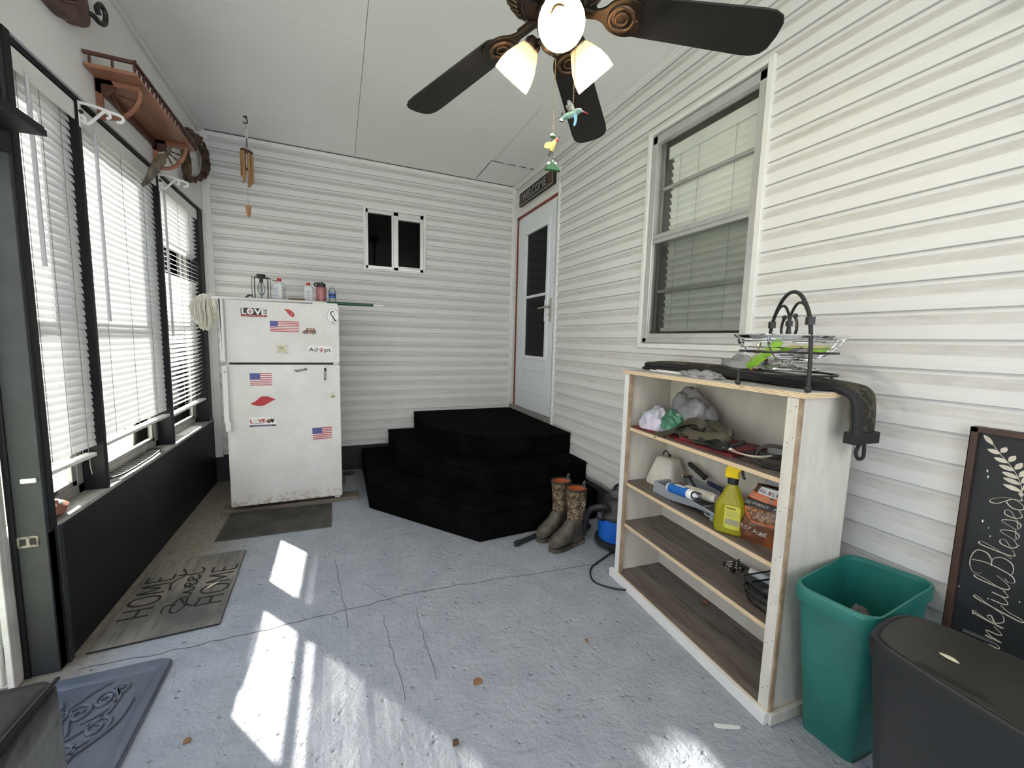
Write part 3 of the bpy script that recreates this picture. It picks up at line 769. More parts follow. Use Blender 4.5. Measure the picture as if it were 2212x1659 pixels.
# ================================================================== BLINDS
def blind(name_lab, y0, y1, zb, tilt, wand_y, wand_z, seed, droop=0., gather=0):
    rnd = random.Random(seed)
    T = Thing('window_blind', name_lab, 'blind', (XL-.035, (y0+y1)/2, 2.37))
    L = (y1-y0)/2
    mb = MB()
    mb.box(-.016, .020, -L, L, -.008, .026, 'white_plastic'); T.part('head_rail', mb, bevel=.003)
    mb = MB()
    mb.prism(rrect(-L-.006, L+.004, -.060, .018, .012), .021, .027, 'clear_valance' if 'clear_valance' in MATS else 'white_plastic', frame((0, 0, 0), (0, 1, 0), (0, 0, 1), (1, 0, 0))); T.part('valance', mb, bevel=.001)
    W = .0465; n = round((2.37-zb-.055-.034)/.0325); p = (2.37-zb-.055-.034)/n
    mb = MB(); zmin = 0
    for i in range(n):
        z = -.055-i*p; t = (tilt(i/n) if callable(tilt) else tilt)+rnd.uniform(-3, 3); a = R(t)
        dy = rnd.uniform(-.003, .003); dz = droop*(i/n)
        w0 = rnd.uniform(-.0015, .0015)
        # gently crowned slats; positive tilt = room edge low, outer edge high
        def fn(u, v, z=z, a=a, dy=dy, dz=dz, w0=w0):
            s = (v-.5)*W; c = .0035*(1-(2*v-1)**2)
            x = -s*math.cos(a)+c*math.sin(a); h = s*math.sin(a)+c*math.cos(a)
            e = 1-.012*(abs(2*v-1)**3)
            return (x, (2*u-1)*L*e+dy, z+h+dz*(2*u-1)+w0*math.sin(u*6))
        mb.grid(fn, 6, 4, 'blind_white'); zmin = z
    T.part('slats', mb, weld=False)
    mb = MB(); zr = zb+.009-2.37
    mb.prism(rrect(-.022, .022, -.009, .009, .004), -L-.006, L+.006, 'white_plastic', frame((0, 0, zr), (1, 0, 0), (0, 0, 1), (0, 1, 0)) @ Rx(droop*.0) )
    o = T.part('bottom_rail', mb, bevel=.001); o.rotation_euler = (math.atan2(droop, L), 0, 0)
    for q in (-.62, .0, .62):
        mb = MB()
        for dx in (-.019, .019): mb.tube([(dx*.55, q*L, -.02), (dx*.55, q*L, zr)], .0011, 'string', 4)
        for i in range(0, n): mb.tube([(-.010, q*L, -.055-i*p-.02), (.010, q*L, -.055-i*p-.026)], .0008, 'string', 3, caps=False)
        T.part('ladder_cord', mb, weld=False)
    mb = MB(); wy = wand_y-(y0+y1)/2
    mb.tube([(.036, wy, -.06), (.038, wy, wand_z-2.37)], .0075, 'wand', 6)
    mb.tube([(.02, wy, -.03), (.036, wy, -.045), (.036, wy, -.065)], .003, 'chrome', 5)
    T.part('tilt_wand', mb)
    return T
blind('white blind in the narrow window nearest the open storm door', 2.136, 2.553, .785, 71, 2.225, 1.62, 11, -.006)
blind('wide white blind in the middle window, brightly sunlit', 2.578, 3.440, .802, 69, 2.69, 1.42, 12)
blind('white blind in the window by the back corner, slats partly open', 3.466, 4.262, .790, (lambda k: 26 if .22 < k < .36 else -40), 3.535, 1.35, 13, .006, 7)
mb = MB(); mb.tube(sm3([(XL-.03, 2.49, .78), (XL-.028, 2.485, .74), (XL-.02, 2.478, .70)]), .0022, 'string', 5)
single('blind_cord', mb, 'short white cord end hanging below the narrowest blind', 'cord', (XL-.03, 2.49, .78))
# things lying on the window sill
T = Thing('agate_slice', 'brown and white rough stone on the sill under the narrowest blind', 'stone', (XL-.045, 2.215, .603), .2)
mb = MB()
def rock(u, v):
    a = 2*PI*u; b = PI*(v-.5); k = 1+.25*mnoise.noise(Vector((math.cos(a)*2, math.sin(a)*2, b*2)))
    return (.048*k*math.cos(a)*math.cos(b), .075*k*math.sin(a)*math.cos(b), .032+.032*k*math.sin(b))
mb.grid(rock, 24, 10, 'agate_brown'); T.part('rough_stone', mb)
mb = MB(); mb.tube([(.042*math.cos(a)-.006, -.02+.05*math.sin(a), .056+.008*math.sin(a)) for a in [PI*.1+i*.22 for i in range(10)]], .008, 'agate_white', 8, flat=.6); T.part('white_band', mb)
T = Thing('wire_grate', 'black wire grate lying on the sill of the middle window', 'grate', (XL-.055, 2.98, .605))
mb = MB()
mb.tube(sm3([(-.04, -.25, .012), (.045, -.25, .012), (.045, .25, .012), (-.04, .25, .012)], 3, True), .006, 'black_iron', 6, closed=True)
T.part('rim', mb)
mb = MB()
for i in range(12): mb.tube([(-.042, -.23+i*.042, .012), (.046, -.23+i*.042, .012)], .0022, 'black_iron', 5)
T.part('bars', mb, weld=False)
mb = MB(); mb.grid(lambda u, v: (XL-.085+.07*u, 3.72+.36*v, .6045+.002*math.sin(v*9)*u), 4, 12, 'paper'); 
single('paper_sheet', mb, 'pale paper strip lying on the sill by the back corner', 'paper', (XL-.05, 3.9, .604), solid=.001)

# ================================================================== REFRIGERATOR
FX0, FX1, FY, FYB = -.772, .008, 3.555, 4.30
T = Thing('refrigerator', 'old white two-door refrigerator covered with magnets', 'refrigerator', (-.382, 3.93, 0))
mb = MB(); mb.prism(rrect(FX0+.006, FX1-.004, FY+.068, FYB, .012), .075, 1.612, 'fridge_white'); T.part('cabinet', mb, True, bevel=.004)
mb = MB(); mb.box(FX0+.03, FX1-.03, FY+.05, FY+.09, .055, .10, 'gasket'); mb.box(FX0+.02, FX1-.02, FY+.055, FY+.069, .10, 1.60, 'gasket'); T.part('gasket', mb, True)
mb = MB(); mb.prism(rrect(FX0+.014, FX1, 1.163, 1.622, .012), 0, .055, 'fridge_enamel', frame((0, FY+.055, 0), (1, 0, 0), (0, 0, 1), (0, -1, 0))); dz = T.part('freezer_door', mb, True, bevel=.006)
mb = MB()
hx = FX0
mb.box(hx-.016, hx+.016, FY-.030, FY+.006, 1.172, 1.624, 'fridge_white'); mb.box(hx-.016, hx+.004, FY-.03, FY+.05, 1.172, 1.624, 'fridge_white'); T.sub(dz, 'handle', mb, True, bevel=.006)
mb = MB(); mb.prism(rrect(FX0, FX1, .058, 1.148, .010), 0, .055, 'fridge_enamel', frame((0, FY+.055, 0), (1, 0, 0), (0, 0, 1), (0, -1, 0))); dd = T.part('fridge_door', mb, True, bevel=.006)
mb = MB(); mb.box(hx-.010, hx+.022, FY-.030, FY+.004, .72, 1.140, 'fridge_white'); mb.box(hx-.002, hx+.030, FY-.036, FY+.002, .655, .725, 'fridge_white'); mb.box(hx+.0, hx+.014, FY-.0305, FY-.0295, 1.09, 1.105, 'aluminium_dull'); T.sub(dd, 'handle', mb, True, bevel=.005)
mb = MB(); mb.box(FX1-.05, FX1-.012, FY+.004, FY+.06, 1.150, 1.162, 'white_plastic'); T.part('hinge', mb, True, bevel=.002)
mb = MB(); mb.box(FX1-.19, FX1-.008, FY+.0, FY+.10, 1.613, 1.634, 'white_plastic'); T.part('hinge_cover', mb, True, bevel=.008)
mb = MB(); mb.box(FX0+.05, FX1-.05, FY+.08, FYB-.05, .03, .078, 'letter_black'); T.part('base', mb, True)
mb = MB(); mb.box(FX1-.06, FX1-.015, FY+.02, FY+.07, .036, .060, 'white_plastic'); T.part('foot', mb, True, bevel=.006)
# boards the fridge stands on
for i, (x0, x1, y0, y1, lab) in enumerate(((-.84, .14, 3.575, 3.72, 'weathered board across the front edge under the refrigerator'), (-.80, .04, 3.98, 4.12, 'weathered board under the back half of the refrigerator'))):
    mb = MB(); mb.box(x0, x1, y0, y1, 0, .030, 'board_wood'); single('wooden_board', mb, lab, 'board', ((x0+x1)/2, (y0+y1)/2, 0), bevel=.004)
# --- magnets on the doors: plane y = FY, u = x, v = z
Y0 = FY-.0002
def magM(x, z, rot=0): return frame((x, Y0, z), (math.cos(R(rot)), 0, math.sin(R(rot))), (-math.sin(R(rot)), 0, math.cos(R(rot))), (0, -1, 0))
def mag(mb, lab, x, z, rot=0, name='fridge_magnet', **k): return single(name, mb, lab, 'magnet', M=magM(x, z, rot), **k)
def flag(w, h, cw, ch):
    mb = MB(); mb.prism([(0, 0), (w, 0), (w, h), (0, h)], 0, .0012, 'flag_white')
    s = h/13
    for i in range(0, 13, 2): mb.prism([(0, i*s), (w, i*s), (w, (i+1)*s), (0, (i+1)*s)], .0012, .0016, 'flag_red')
    mb.prism([(0, h-ch), (cw, h-ch), (cw, h), (0, h)], .0016, .0020, 'flag_blue')
    for r in range(9):
        for c in range(6 if r % 2 == 0 else 5):
            cx = cw*(c+.6+(.5 if r % 2 else 0))/6.2; cy = h-ch+ch*(r+.7)/9.4; q = ch*.032
            mb.prism([(cx+q*(1 if k % 2 == 0 else .4)*math.sin(k*PI/5), cy+q*(1 if k % 2 == 0 else .4)*math.cos(k*PI/5)) for k in range(10)], .0020, .0022, 'flag_white')
    return mb
def paw(mb, cx, cy, s, m, z0, z1):
    def ell(x, y, a, b, t=0):
        return [(x+a*math.cos(q)*math.cos(t)-b*math.sin(q)*math.sin(t), y+a*math.cos(q)*math.sin(t)+b*math.sin(q)*math.cos(t)) for q in [2*PI*i/12 for i in range(12)]]
    mb.prism(ell(cx, cy-.28*s, .42*s, .32*s), z0, z1, m)
    for x, y, t in ((-.62, .05, .5), (-.25, .42, .2), (.22, .42, -.2), (.6, .05, -.5)): mb.prism(ell(cx+x*s, cy+y*s, .15*s, .24*s, t), z0, z1, m)
I4 = Matrix.Identity(4)
mb = MB(); W, H = .170, .066
mb.prism([(0, 0), (W, 0), (W, H), (0, H)], 0, .0012, 'white_print'); mb.prism([(.002, .002), (W-.002, .002), (W-.002, H-.001), (.002, H-.001)], .0012, .0016, 'black_print')
mb.prism([(.002, .002), (W-.002, .002), (W-.002, .017), (.002, .017)], .0016, .0018, 'magnet_maroon')
mb.text('L', .058, .0006, 'white_print', Tr(.008, .021, .0021), .030, bold=.002); mb.text('VE', .058, .0006, 'white_print', Tr(.084, .021, .0021), .082, bold=.002)
mb.prism([(.061+.022*math.cos(2*PI*i/20), .041+.022*math.sin(2*PI*i/20)) for i in range(20)], .0016, .0019, 'white_print'); paw(mb, .061, .041, .019, 'magnet_maroon', .0019, .0022)
for i in range(7): mb.prism([(.03+i*.018, .0085), (.042+i*.018, .0085), (.042+i*.018, .0105), (.03+i*.018, .0105)], .0018, .0020, 'white_print')
mag(mb, 'black bumper magnet reading LOVE with a paw, top left of freezer', -.657, 1.501)
mb = MB(); mb.prism([tuple(q) for q in smoothpts([(0, .052), (.010, .044), (.022, .030), (.034, .012), (.052, 0), (.066, .002), (.069, .014), (.064, .030), (.048, .046), (.028, .054), (.010, .056)], 4, True)], 0, .004, 'red_plastic')
mb.ball((.050, .024, .004), .004, 'white_print', 8, 6, (1, 1, .4)); mag(mb, 'small glossy red curved magnet near top of freezer door', -.376, 1.515, bevel=.001)
mag(flag(.195, .080, .053, .042), 'wide flag magnet of stars and stripes on freezer door', -.472, 1.399)
mag(flag(.144, .093, .067, .049), 'flag magnet of stars and stripes at upper left of lower door', -.616, .9915)
mag(flag(.144, .095, .070, .049), 'flag magnet of stars and stripes at right of lower door', -.2035, .5475, 1.0)
mb = MB()
car = smoothpts([(0, .010), (.004, .022), (.018, .028), (.032, .046), (.055, .049), (.078, .046), (.090, .030), (.092, .012), (.084, .007), (.010, .006)], 4, True)
mb.prism([tuple(q) for q in car], 0, .004, 'car_brown')
for cx in (.022, .074):
    mb.lathe([(0, .0055), (.009, .0055), (.009, 0)], 'black_print', 14, Tr(cx, .009, 0)); mb.lathe([(0, .0062), (.005, .0062), (.005, .005)], 'magnet_tan', 12, Tr(cx, .009, 0))
mb.prism([(.036, .032), (.042, .044), (.054, .045), (.054, .032)], .004, .0046, 'magnet_tan'); mb.prism([(.058, .032), (.058, .045), (.072, .043), (.078, .032)], .004, .0046, 'magnet_tan'); mb.prism([(.034, .013), (.062, .013), (.062, .018), (.034, .018)], .004, .0046, 'magnet_tan')
mag(mb, 'small brown car-shaped magnet right of the wide flag', -.254, 1.386)
mb = MB(); mb.prism([(0, 0), (.062, 0), (.062, .062), (0, .062)], 0, .005, 'magnet_cream')
for q in ((0, .062, 0, .006), (0, .062, .056, .062), (0, .006, 0, .062), (.056, .062, 0, .062)): mb.box(q[0], q[1], q[2], q[3], .005, .008, 'magnet_ivory')
mb.strokes([[(.014, .04), (.022, .046), (.028, .038), (.034, .048), (.042, .038)], [(.016, .034), (.024, .030), (.036, .034), (.046, .029)]], .0014, 'bronze_dark', Tr(0, 0, .0055))
mag(mb, 'small square cream plaque magnet low on freezer door', -.429, 1.238, 0, bevel=.001)
mb = MB(); mb.prism([(0, 0), (.171, 0), (.171, .064), (0, .064)], 0, .0012, 'white_print')
mb.text('Ad', .046, .0006, 'black_print', Tr(.004, .018, .0015), .062, bold=.0004); mb.text('pt', .046, .0006, 'black_print', Tr(.116, .018, .0015), .046, bold=.0004)
paw(mb, .093, .032, .024, 'red_plastic', .0012, .0016); mb.prism([(.086, .029), (.093, .018), (.100, .029), (.097, .033), (.093, .030), (.089, .033)], .0016, .0019, 'magnet_maroon')
mb.prism([(.006, .007), (.158, .007), (.158, .0095), (.006, .0095)], .0012, .0014, 'bronze_dark')
mag(mb, 'white magnet reading Adopt with a red paw', -.219, 1.233)
mb = MB()
el = lambda a, b: [(.0435+a*math.cos(2*PI*i/28), .061+b*math.sin(2*PI*i/28)) for i in range(28)]
mb.prism(el(.0435, .061), 0, .0012, 'navy'); mb.prism(el(.0415, .059), .0012, .0015, 'white_print')
mb.strokes([[(.050, .094), (.040, .099), (.030, .092), (.028, .080), (.036, .066), (.046, .052), (.056, .036), (.062, .026)]], .0042, 'navy', Tr(0, 0, .002)); mb.strokes([[(.058, .088), (.048, .060), (.036, .024)]], .0014, 'magnet_maroon', Tr(0, 0, .0025))
mb.strokes([[(.052, .036), (.062, .026), (.066, .034)]], .004, 'navy', Tr(0, 0, .002)); mb.prism([(.020, .019), (.066, .019), (.066, .0205), (.020, .0205)], .0015, .0018, 'navy'); mb.prism([(.034, .009), (.053, .009), (.053, .014), (.034, .014)], .0015, .0018, 'navy')
mag(mb, 'white oval magnet with a blue ribbon, top right of freezer', -.080, 1.470)
mb = MB(); mb.text('Nashville', .03, .003, 'bronze_dark', Tr(0, 0, .0016), .094, shear=.3, bold=.0006); mag(mb, 'small dark script word magnet high on the lower door', -.319, 1.089, 10)
mb = MB(); mb.prism([(0, .016), (.008, .0), (.016, .016), (.016, .100), (.012, .107), (.004, .107), (0, .100)], 0, .006, 'bronze_dark')
mb.box(.003, .013, .02, .08, .006, .008, 'aluminium_dull'); mb.box(.001, .015, .084, .1, .006, .009, 'letter_black'); mag(mb, 'slim dark bullet-shaped magnet at upper right of lower door', -.113, 1.018, -2, bevel=.001)
mb = MB(); mb.prism([tuple(q) for q in smoothpts([(0, .030), (.03, .045), (.07, .080), (.11, .082), (.150, .066), (.164, .058), (.14, .044), (.11, .026), (.085, .012), (.05, .010), (.02, .020)], 4, True)], 0, .002, 'red_plastic')
mag(mb, 'plain red lozenge-shaped magnet at left of lower door', -.619, .824, 0)
mb = MB(); mb.prism([(0, 0), (.177, 0), (.177, .071), (0, .071)], 0, .0012, 'white_print'); mb.prism([(0, 0), (.177, 0), (.177, .012), (0, .012)], .0012, .0015, 'navy')
mb.text('L', .036, .0006, 'red_plastic', Tr(.006, .032, .0015), .020, bold=.0015); mb.text('VE', .036, .0006, 'red_plastic', Tr(.058, .032, .0015), .050, bold=.0015); paw(mb, .042, .045, .016, 'magnet_tan', .0012, .0016)
mb.prism([(.006, .022), (.09, .024), (.09, .027), (.006, .025)], .0012, .0014, 'bronze_dark')
mb.ball((.128, .040, .001), .016, 'car_brown', 12, 8, (1, 1.1, .1)); mb.ball((.122, .050, .0016), .009, 'magnet_tan', 10, 6, (1, 1, .1)); mb.ball((.153, .044, .001), .012, 'letter_black', 12, 8, (1, 1.5, .1)); mb.ball((.156, .058, .0016), .007, 'white_print', 10, 6, (1, 1, .1)); mb.strokes([[(.163, .056), (.170, .066)], [(.150, .060), (.147, .068)]], .002, 'letter_black', Tr(0, 0, .001)); mb.strokes([[(.03, .0055), (.15, .0055)]], .0008, 'white_print', Tr(0, 0, .0017))
mag(mb, 'white magnet reading LOVE in red beside two small pets', -.632, .6755, 0)
mb = MB(); mb.lathe([(0, .006), (.012, .006), (.020, .003), (.021, 0)], 'magnet_cream', 18, Tr(.021, .016, 0), sy=.78); mb.lathe([(0, .0075), (.006, .0075), (.007, .006)], 'bronze_dark', 10, Tr(.021, .016, 0)); mag(mb, 'tiny oval cream magnet at right edge of lower door', -.071, .878)

# --- on top of the refrigerator (top surface z = 1.622)
TZ = 1.622
mb = MB(); mb.box(FX0+.10, FX1-.20, 3.62, 4.05, 1.613, 1.6265, 'black_plastic'); single('plastic_tray', mb, 'thin black tray lying on top of the refrigerator', 'tray', (-.42, 3.83, 1.613), bevel=.002)
TZ = 1.6265
T = Thing('wire_lantern', 'black wire cage lantern with a clear bulb on the refrigerator', 'lantern', (-.547, 3.75, TZ))
mb = MB(); mb.lathe([(0, .213), (.030, .213), (.032, .208), (.032, .183), (0, .181)], 'black_plastic', 20); T.part('cap', mb)
mb = MB()
for i in range(8):
    a = 2*PI*i/8+.2; c, s = math.cos(a), math.sin(a)
    mb.tube(sm3([(.028*c, .028*s, .186), (.055*c, .055*s, .186), (.062*c, .062*s, .178), (.062*c, .062*s, .004)], 4), .0022, 'black_iron', 5)
mb.tube([(.062*math.cos(2*PI*i/24), .062*math.sin(2*PI*i/24), .003) for i in range(24)], .0025, 'black_iron', 5, closed=True)
mb.tube(sm3([(.03, 0, .19), (.07, -.01, .178), (.105, -.012, .172), (.10, .01, .170), (.07, .012, .175)], 5), .0018, 'black_iron', 5); T.part('wire_cage', mb)
mb = MB(); mb.lathe([(.001, .050), (.014, .058), (.026, .085), (.024, .12), (.012, .16), (.011, .183)], 'clear_plastic', 18); T.part('bulb', mb)
mb = MB(); mb.lathe([(.013, .150), (.014, .183)], 'black_plastic', 14, caps=True); T.part('bulb_socket', mb)
mb = MB(); mb.prism(smoothpts([(0, 0), (.035, .042), (.07, .036), (.085, .0), (.07, .0), (.062, .024), (.04, .028), (.016, 0)], 3, True) if False else [(0, 0), (.042, .048), (.056, .046), (.075, .036), (.071, .030), (.050, .037), (.016, 0)], 0, .02, 'black_plastic', frame((-.662, 3.66, TZ), (1, 0, 0), (0, 0, 1), (0, -1, 0)))
single('plastic_bracket', mb, 'bent black plastic piece leaning in front of the lantern', 'bracket', (-.64, 3.66, TZ), bevel=.002)
def bottle(lab, x, y, w, d, h, rz, lines):
    T = Thing('plastic_bottle', lab, 'bottle', (x, y, TZ), rz, 'white bottles with red caps')
    mb = MB(); rg = []
    for z, k in ((0, .92), (.006, 1), (h*.74, 1), (h*.83, .86), (h*.88, .55), (h*.90, .30), (h*.93, .30)):
        rg.append([(px, py, z) for px, py in rrect(-w*k/2, w*k/2, -d*k/2, d*k/2, min(w, d)*k*.3)])
    mb.rings(rg, 'bottle_white'); T.part('bottle_body', mb)
    mb = MB(); mb.lathe([(0, h*1.03), (.014, h*1.03), (.0155, h*1.0), (.0155, h*.915), (0, h*.915)], 'cap_red', 16); T.part('cap', mb)
    mb = MB()
    for i in range(lines): mb.box(w/2-.0001, w/2+.0006, -d*.32, d*.32, h*(.2+.085*i), h*(.2+.085*i)+.004, 'red_plastic' if i == 4 else 'aluminium_dull')
    for i in range(5): mb.box(-w*.3, w*.15, -d/2-.0006, -d/2+.0001, h*(.2+.1*i), h*(.2+.1*i)+.003, 'vac_grey' if i % 2 else 'label_blue')
    T.part('label_print', mb)
bottle('larger white bottle with red cap, next to the lantern', -.424, 3.75, .078, .062, .186, R(-32), 6)
bottle('smaller white bottle with red cap, behind the wooden bowl', -.219, 3.76, .070, .052, .170, R(12), 3)
mb = MB(); mb.lathe([(0, 0), (.040, 0), (.044, .004), (.060, .036), (.0605, .039), (.056, .038), (.040, .008), (0, .006)], 'wood_bowl', 26); single('wooden_bowl', mb, 'shallow brown wooden bowl on top of the refrigerator', 'bowl', M=Tr(-.302, 3.71, TZ))
T = Thing('water_flask', 'dusty pink metal flask with a black straw lid', 'flask', (-.123, 3.75, TZ))
mb = MB(); mb.lathe([(0, 0), (.038, 0), (.040, .004), (.040, .128), (.037, .140), (.033, .146), (0, .147)], 'pink_steel', 26); T.part('flask_body', mb)
mb = MB(); mb.lathe([(0, .178), (.028, .178), (.034, .172), (.0345, .147), (0, .146)], 'black_plastic', 22); mb.tube(sm3([(-.030, 0, .152), (-.046, 0, .156), (-.050, 0, .168), (-.040, 0, .176), (-.018, 0, .178), (.004, 0, .180)], 4), .007, 'black_plastic', 8, flat=.8); mb.tube([(.008, 0, .176), (.010, 0, .188)], .005, 'black_plastic', 8); T.part('lid', mb)
T = Thing('water_bottle', 'clear plastic water bottle with a blue label', 'bottle', (-.040, 3.74, 1.634))
mb = MB(); mb.lathe([(0, .004), (.020, 0), (.027, .006), (.026, .02), (.028, .03), (.026, .05), (.028, .06), (.028, .10), (.024, .118), (.013, .134), (.011, .142), (.011, .150)], 'clear_plastic', 22); T.part('bottle_body', mb)
mb = MB(); mb.lathe([(0, .156), (.012, .156), (.0125, .146), (0, .144)], 'bottle_white', 14); T.part('cap', mb)
mb = MB(); mb.lathe([(.0286, .060), (.0286, .094)], 'label_blue', 22); mb.lathe([(.0288, .070), (.0288, .084)], 'navy', 22); T.part('label', mb)
# string mop laid across the top
T = Thing('string_mop', 'string mop lying across the refrigerator, white head hanging at left', 'mop', (-.88, 3.60, 1.62))
mb = MB()
mb.tube([(-.03, 0, .012), (.89, 0.035, .020)], .011, 'white_plastic', 10); mb.tube([(.80, .032, .019), (1.155, .046, .022)], .0125, 'green_pole', 12); T.part('handle', mb)
mb = MB(); mb.tube([(1.150, .046, .022), (1.235, .049, .0225)], [.0115, .009], 'white_plastic', 10); T.part('handle_tip', mb)
mb = MB(); rnd = random.Random(5)
for i in range(70):
    a = rnd.uniform(-1, 1); b = rnd.uniform(-1, 1); L = .215*(1-.28*abs(a)**2)+rnd.uniform(-.015, .015)
    x0, y0 = .02+a*.028, b*.030; x1, y1 = a*.062-.004, b*.060
    mb.tube(sm3([(x0*.6+.01, y0*.6, .028), (x0-.012, y0, .02), (x1-.008*rnd.random(), y1, -.05), (x1*1.03, y1*1.05, -.05-L*.38), (x1*.86+rnd.uniform(-.006, .006), y1*.9, -L*.92), (x1*.62+rnd.uniform(-.006, .006), y1*.8, -L)], 4), .0052, 'mop_string', 5)
T.part('mop_head', mb, weld=False)

# ================================================================== CARPETED STEPS
T = Thing('corner_steps', 'three carpeted black corner steps up to the house door', 'steps', (1.2, 3.6, 0))
def tier(z0, z1, xl, yl, xm, ym, yr, nose=.004):
    mb = MB(); p = [(XR-.016, YB-.022), (xl, YB-.022), (xl, yl), (xm, ym), (XR-.016, yr)]
    mb.prism(p, z0, z1-.030, 'carpet_black')
    c = Vector((1.5, 3.9)); q = []
    for a in p:
        v = Vector(a); d = (v-c).normalized()*nose
        q.append((min(v.x+d.x, XR-.016), min(v.y+d.y, YB-.022)))
    mb.prism(q, z1-.034, z1, 'carpet_black'); T.part('step', mb, True, bevel=.012)
tier(0, .230, .205, 3.345, .862, 2.505, 2.56)
tier(.230, .412, .468, 3.49, 1.025, 2.772, 2.735)
tier(.412, .593, .735, 3.556, 1.163, 3.008, 2.998)
mb = MB(); rnd = random.Random(9)
for i in range(60):
    t = rnd.random(); x = .21+(.862-.21)*t; y = 3.345+(2.505-3.345)*t; s = rnd.uniform(.0015, .004)
    k = rnd.choice((0, 1))
    mb.box(x-s, x+s, y-.0135+(-.0 if k else 0), y-.0115, .03+rnd.random()*.16, .03+rnd.random()*.002+.16*rnd.random(), 'paper') if False else None
# ================================================================== MATS
Mm = frame((-.79, 2.926, 0), (1, 0, 0), (0, 1, 0), (0, 0, 1))
mb = MB()
mb.prism([(-.779, 3.114), (-.071, 3.093), (-.074, 3.545), (-.784, 3.560)], 0.001, .008, 'mat_rubber')
for i in range(88):
    t = i/88; x = -.765+.68*t
    mb.box(x, x+.004, 3.135-.021*t, 3.535-.012*t, .008, .0105, 'mat_rubber')
T0 = single('floor_mat', mb, 'thin ribbed grey rubber mat in front of the refrigerator', 'mat', (-.43, 3.33, 0), angle=0)
T = Thing('welcome_mat', 'worn door mat reading HOME sweet HOME by the dark wall', 'mat', (-.79, 2.55, 0))
mb = MB(); mb.prism([(-1.012, 2.164), (-.542, 2.181), (-.566, 2.917), (-1.022, 2.930)], .001, .011, 'home_mat', None, 'letter_black'); T.part('mat_base', mb, True, bevel=.002)
# lettering: text runs along +y, tops of the letters towards -x
S = lambda x0, y0, w, h: frame((x0, y0, .0115), (0, w, 0), (-h, 0, 0), (0, 0, 1))
mb = MB()
HOME = [[[(0, 0), (0, 1)], [(.17, 0), (.17, 1)], [(0, .45), (.17, .45)]], [[(.33, 0), (.27, .25), (.27, .75), (.33, 1), (.41, 1), (.46, .75), (.46, .25), (.41, 0), (.33, 0)]], [[(.54, 0), (.56, 1)], [(.56, 1), (.655, .25)], [(.655, .25), (.75, 1)], [(.75, 1), (.77, 0)]], [[(.86, 0), (.86, 1)], [(.86, 1), (1, 1)], [(.86, .52), (.96, .52)], [(.86, 0), (1, 0)]]]
def letters(L, M, r):
    for g in L:
        for l in g:
            pts = smoothpts(l, 5) if len(l) > 3 else [Vector(q) for q in l]
            mb.tube([M @ Vector((q[0], q[1], 0)) for q in pts], r, 'letter_black', 5, flat=.35)
letters(HOME, S(-.872, 2.365, .37, .118), .0064); letters(HOME, S(-.578, 2.370, .372, .116), .0064)
SW = [[[(.30, .05), (.12, .02), (.02, .20), (.06, .42), (.22, .44), (.30, .30), (.18, .05), (.10, -.3), (.2, -.42)], [(.06, .70), (.16, .72), (.20, .55), (.17, .35)]],
      [[(.30, .40), (.33, .08), (.40, .06), (.44, .34), (.46, .08), (.53, .06), (.56, .42)]], [[(.585, .24), (.66, .32), (.65, .44), (.59, .40), (.585, .14), (.64, .04), (.70, .12)]], [[(.715, .24), (.79, .32), (.78, .44), (.72, .40), (.715, .14), (.77, .04), (.83, .14)]], [[(.90, .95), (.87, .35), (.88, .08), (.93, .02), (1.0, .10), (1.03, .2)], [(.55, .90), (.72, 1.02), (.86, .72), (.97, .74), (1.05, .9)]]]
letters(SW, S(-.735, 2.335, .42, .125), .0056)
T.part('lettering', mb, True, weld=False)
mb = MB(); mb.grid(lambda u, v: (-.672+.055*u-.01, 2.50+.06*u+(.016*math.sin(PI*u))*(2*v-1), .0165+.004*math.sin(PI*u)), 6, 2, 'pale_leaf'); single('dead_leaf', mb, 'small pale dry leaf lying on the lettered door mat', 'leaf', (-.65, 2.53, .012), solid=.001)
# scroll mat
T = Thing('scroll_mat', 'blue grey rubber door mat with raised scrollwork at bottom left', 'mat', (-.86, 1.60, 0), R(0))
mb = MB()
sc = lambda pts: [(-.86+x, 1.60+y) for x, y in pts]
Q = rrect(-.31, .185, -.45, .405, .035, 5)
mb.prism(sc(rrect(-.31, .200, -.45, .415, .045, 5)), .001, .008, 'rubber_blue_grey'); T.part('mat_base', mb, True, bevel=.002)
mb = MB()
a = [(-.86+x, 1.60+y) for x, y in rrect(-.31, .195, -.45, .410, .045, 5)]; b = [(-.86+x, 1.60+y) for x, y in rrect(-.25, .150, -.39, .355, .01, 5)]
c = [(-.86+x, 1.60+y) for x, y in rrect(-.255, .160, -.395, .363, .015, 5)]
for h0, ins0, h1, ins1 in ((.008, a, .018, [((x0*.93+x1*.07), (y0*.93+y1*.07)) for (x0, y0), (x1, y1) in zip(a, b)]),):
    mid = ins1; mid2 = [((x0*.35+x1*.65), (y0*.35+y1*.65)) for (x0, y0), (x1, y1) in zip(a, b)]
    rr = [[(x, y, h) for x, y in L] for L, h in ((a, .006), (mid, .018), (mid2, .017), (c, .013), (b, .008))]
    mb.rings(rr, 'rubber_blue_grey', caps=False, smooth=False)
T.part('border', mb, True, angle=30)
mb = MB()
def spiral(cx, cy, r, a0, turns, dirn=1, tail=None):
    pts = []
    n = int(26*turns)
    for i in range(n+1):
        t = i/n; a = a0+dirn*2*PI*turns*t; q = r*(1-.84*t)
        pts.append((cx+q*math.cos(a), cy+q*math.sin(a)*1.25))
    if tail: pts = [tuple(p) for p in smoothpts(tail+[pts[0]], 6)][:-1]+pts
    return pts
def sc_add(pts): mb.tube([(-.86+x, 1.60+y, .0115) for x, y in pts], .0062, 'rubber_blue_grey', 6, flat=1.)
